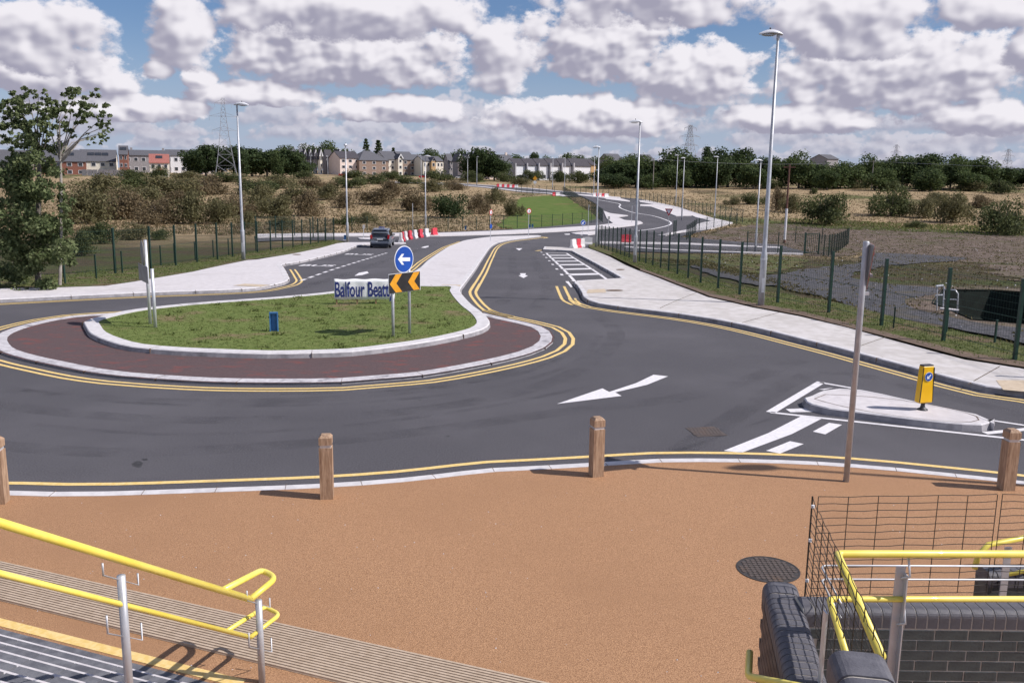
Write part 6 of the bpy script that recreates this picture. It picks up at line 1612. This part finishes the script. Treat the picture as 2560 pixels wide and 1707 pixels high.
for k_ in range(6):
    w_lab = ('first', 'second', 'third', 'fourth', 'fifth', 'sixth')[k_] + ' house from the left in the bright white terrace'
    t = house('white_house', xs_[k_], xs_[k_ + 1] - 3 if k_ < 5 else 1477, 392, 413 + k_ * .5, 398, 'wall_white', 'roof_dark', w_lab, 9, 2, 2, wins=False, group='white terrace houses', row=1380)
    a = PD(xs_[k_], 424, 392).x; b = PD(xs_[k_ + 1] - 5 if k_ < 5 else 1477, 424, 392).x; w = (b - a) / math.cos(R(30))
    o = link('window', window_mesh('w', 'trim_white'), t, (0, -.05, 1.9)); o.scale = (w * .72, 1, 2.0); link('pane', pane_me, o, (0, -.04, 0))
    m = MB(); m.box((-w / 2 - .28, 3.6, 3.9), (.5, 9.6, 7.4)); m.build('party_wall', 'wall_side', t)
    m = MB(); m.box((0, -1.0, .75), (w * .98, .14, .9)); m.build('balcony', 'trim_white', t)
house('end_house', 1478, 1490, 393, 413, 400, 'wall_ochre', 'roof_dark', 'ochre end wall of the white terrace', 9, 2, 1, wins=False, row=1380)
for p0, p1, D, e, r_ in ((1498, 1560, 440, 402, 386), (1590, 1640, 450, 404, 388)):
    house('far_house', p0, p1, D, e, r_, 'wall_grey', 'roof_slate', 'grey roofed house half hidden by trees, ' + ('left' if p0 < 1550 else 'right') + ' of two', 10, 2, 3)
house('far_house', 2038, 2100, 430, 398, 388, 'wall_grey', 'roof_slate', 'far slate roof seen above the right tree belt', 10, 2, 3, wins=False)
# parked vehicles before the flats, a shed
CARS_ = [(1060, 445, 'sign_red', 'small red'), (1085, 447, 'sign_white', 'small white'), (1150, 447, 'sign_white', 'pale'), (875, 441, 'wall_grey', 'grey'), (860, 441, 'sign_red', 'dark red')]
for px, py, mt, lab in CARS_:
    D = 385; x = PD(px, py, D).x; b = H(x, D)
    t = thing('distant_car', b, R(90), lab + ' car parked far off before the flats, at ' + ('the cream building' if px > 1000 else 'the pink wing'), 'car')
    m = MB(); m.box((0, 0, .55), (1.7, 4.2, .7)); m.build('body', mt, t); m = MB(); m.box((0, -.1, 1.15), (1.5, 2.3, .55), taper=.75); m.build('cabin', 'window_glass', t)
    for sx in (-.8, .8):
        for sy in (-1.3, 1.3): m = MB(); m.tube([(sx - .1, sy, .3), (sx + .1, sy, .3)], .32, 10); m.build('wheel', 'tyre', t)

# ================================================================== pylons, poles and wires
pmat('pylon_steel', (0.30, 0.31, 0.35), (0.36, 0.37, 0.41), 2, 0.6, 3)
pmat('pole_wood', (0.12, 0.055, 0.040), (0.19, 0.09, 0.065), 3, 0.85, 4, stretch=(3, 3, .4))
pmat('pole_grey', (0.24, 0.22, 0.20), (0.32, 0.30, 0.27), 3, 0.85, 4)
def pylon(px, top, D, base_w, label, r=.11):
    x = PD(px, 430, D).x; b = H(x, D, -.3); h = PD(px, top, D).z - b.z
    t = thing('pylon', b, R(20), label, 'pylon')
    wd_ = lambda f: base_w / 2 * (1 - f) ** 1.5 * .9 + base_w * .07
    lv = [0, .16, .30, .42, .53, .62, .70, .78, .86, .94, 1.0]
    cor = [(-1, -1), (1, -1), (1, 1), (-1, 1)]
    for sx, sy in cor:
        m = MB(); m.tube([(sx * wd_(f), sy * wd_(f), h * f) for f in lv], r, 4); m.build('leg', 'pylon_steel', t)
    m = MB()
    for f0, f1 in zip(lv, lv[1:]):
        for k_ in range(4):
            a_, b_ = cor[k_], cor[(k_ + 1) % 4]
            for p, q in ((a_, b_), (b_, a_)): m.tube([(p[0] * wd_(f0), p[1] * wd_(f0), h * f0), (q[0] * wd_(f1), q[1] * wd_(f1), h * f1)], r * .55, 3)
            m.tube([(a_[0] * wd_(f1), a_[1] * wd_(f1), h * f1), (b_[0] * wd_(f1), b_[1] * wd_(f1), h * f1)], r * .5, 3)
    m.build('bracing', 'pylon_steel', t, kind='stuff')
    for f, s in ((.60, .9), (.775, 1.05), (.94, .62)):
        m = MB(); L_ = base_w * s * .62
        for sy in (-1, 1): m.tube([(-L_, 0, h * f), (0, sy * wd_(f), h * (f - .0)), (L_, 0, h * f)], r * .8, 4); m.tube([(-L_, 0, h * f), (0, sy * wd_(f), h * (f + .05)), (L_, 0, h * f)], r * .7, 4)
        m.build('cross_arm', 'pylon_steel', t)
        for s_x in (-1, 1): m = MB(); m.tube([(s_x * L_, 0, h * f), (s_x * L_, 0, h * f - 1.6)], r * .8, 4); m.build('insulator', 'pylon_steel', t)
    return t, h
pylon(565, 246, 330, 7.4, 'steel lattice pylon beside the wood, left of the lamp', .06)
pylon(1721, 313, 620, 12.0, 'steel pylon rising over the trees right of centre', .14)
pylon(2516, 373, 900, 12.0, 'faint far pylon above the trees near the right edge', .16)
pylon(2236, 362, 1100, 12.0, 'faintest far pylon above the middle of the right tree belt', .16)
def pole(base, top, mat, label, white=0.0):
    b = G(*base); h = PD(base[0], top, b.y).z - b.z
    t = thing('utility_pole', b, 0, label, 'pole')
    m = MB(); m.tube([(0, 0, -.3), (0, 0, h * (white or .3)), (0, 0, h)], [.15, .135, .10], 9); m.build('shaft', mat, t)
    if white: m = MB(); m.tube([(0, 0, h * .04), (0, 0, h * white)], [.155, .145], 10); m.build('painted_band', 'trim_white', t)
    m = MB(); m.box((0, 0, h - .35), (1.5, .09, .11)); m.build('cross_arm', mat, t)
    return b + Vector((0, 0, h - .3))
p1 = pole((1961, 607), 411, 'pole_wood', 'red brown utility pole with a white painted lower half', .44)
p2 = pole((2178, 476), 401, 'pole_grey', 'thin grey utility pole before the right tree belt')
p3 = pole((1632, 474), 395, 'pole_grey', 'thin grey utility pole left of the tall lamp, before the trees')
def wire_between(a, b, sag, label):
    m = MB(); pts = [a.lerp(b, i / 12) - Vector((0, 0, sag * 4 * (i / 12) * (1 - i / 12))) for i in range(13)]
    m.tube(pts, .03, 4); m.build('overhead_wire', 'galv_bright', label=label, cat='wire')
wire_between(p3, p2, 1.2, 'overhead wire strung between the two grey poles'); wire_between(p2, p2 + Vector((150, -40, -1)), 1.5, 'overhead wire running right from the grey pole')
# headwall railing and outfall by the basin
hw_ = G(2336, 782); t = thing('basin_railing', hw_, 0, 'bent galvanised railing on a concrete edge at the dark basin', 'railing')
o_ = hw_; W_ = lambda px, py, D_: PD(px, py, D_) - hw_
D_ = hw_.y
m = MB(); m.tube([W_(2393, 790, D_), W_(2395, 735, D_), W_(2388, 725, D_), W_(2360, 724, D_ + .6)], .028, 8); m.build('hoop', 'galv_bright', t, smooth=True)
m = MB(); m.tube([W_(2340, 716, D_ + .9), W_(2358, 714, D_ + .9)], .05, 8); m.build('rail', 'galv_bright', t)
m = MB(); m.tube([W_(2342, 775, D_ + .9), W_(2343, 716, D_ + .9)], .028, 8); m.build('upright', 'galv_bright', t)
m = MB(); m.tube([W_(2338, 739, D_ + .9), W_(2360, 737, D_ + .9)], .03, 8); m.build('rail', 'galv_bright', t)
m = MB(); m.tube([W_(2362, 748, D_ + .6), W_(2392, 749, D_)], .022, 8); m.build('rail', 'galv_bright', t)
m = MB(); m.tube([W_(2358, 767, D_ + .6), W_(2360, 716, D_ + .6)], .028, 8); m.build('upright', 'galv_bright', t)
a, b = W_(2350, 771, D_), W_(2396, 776, D_)
m = MB(); m.tube([a, b], .05, 6); m.build('concrete_edge', 'kerb_concrete', t)
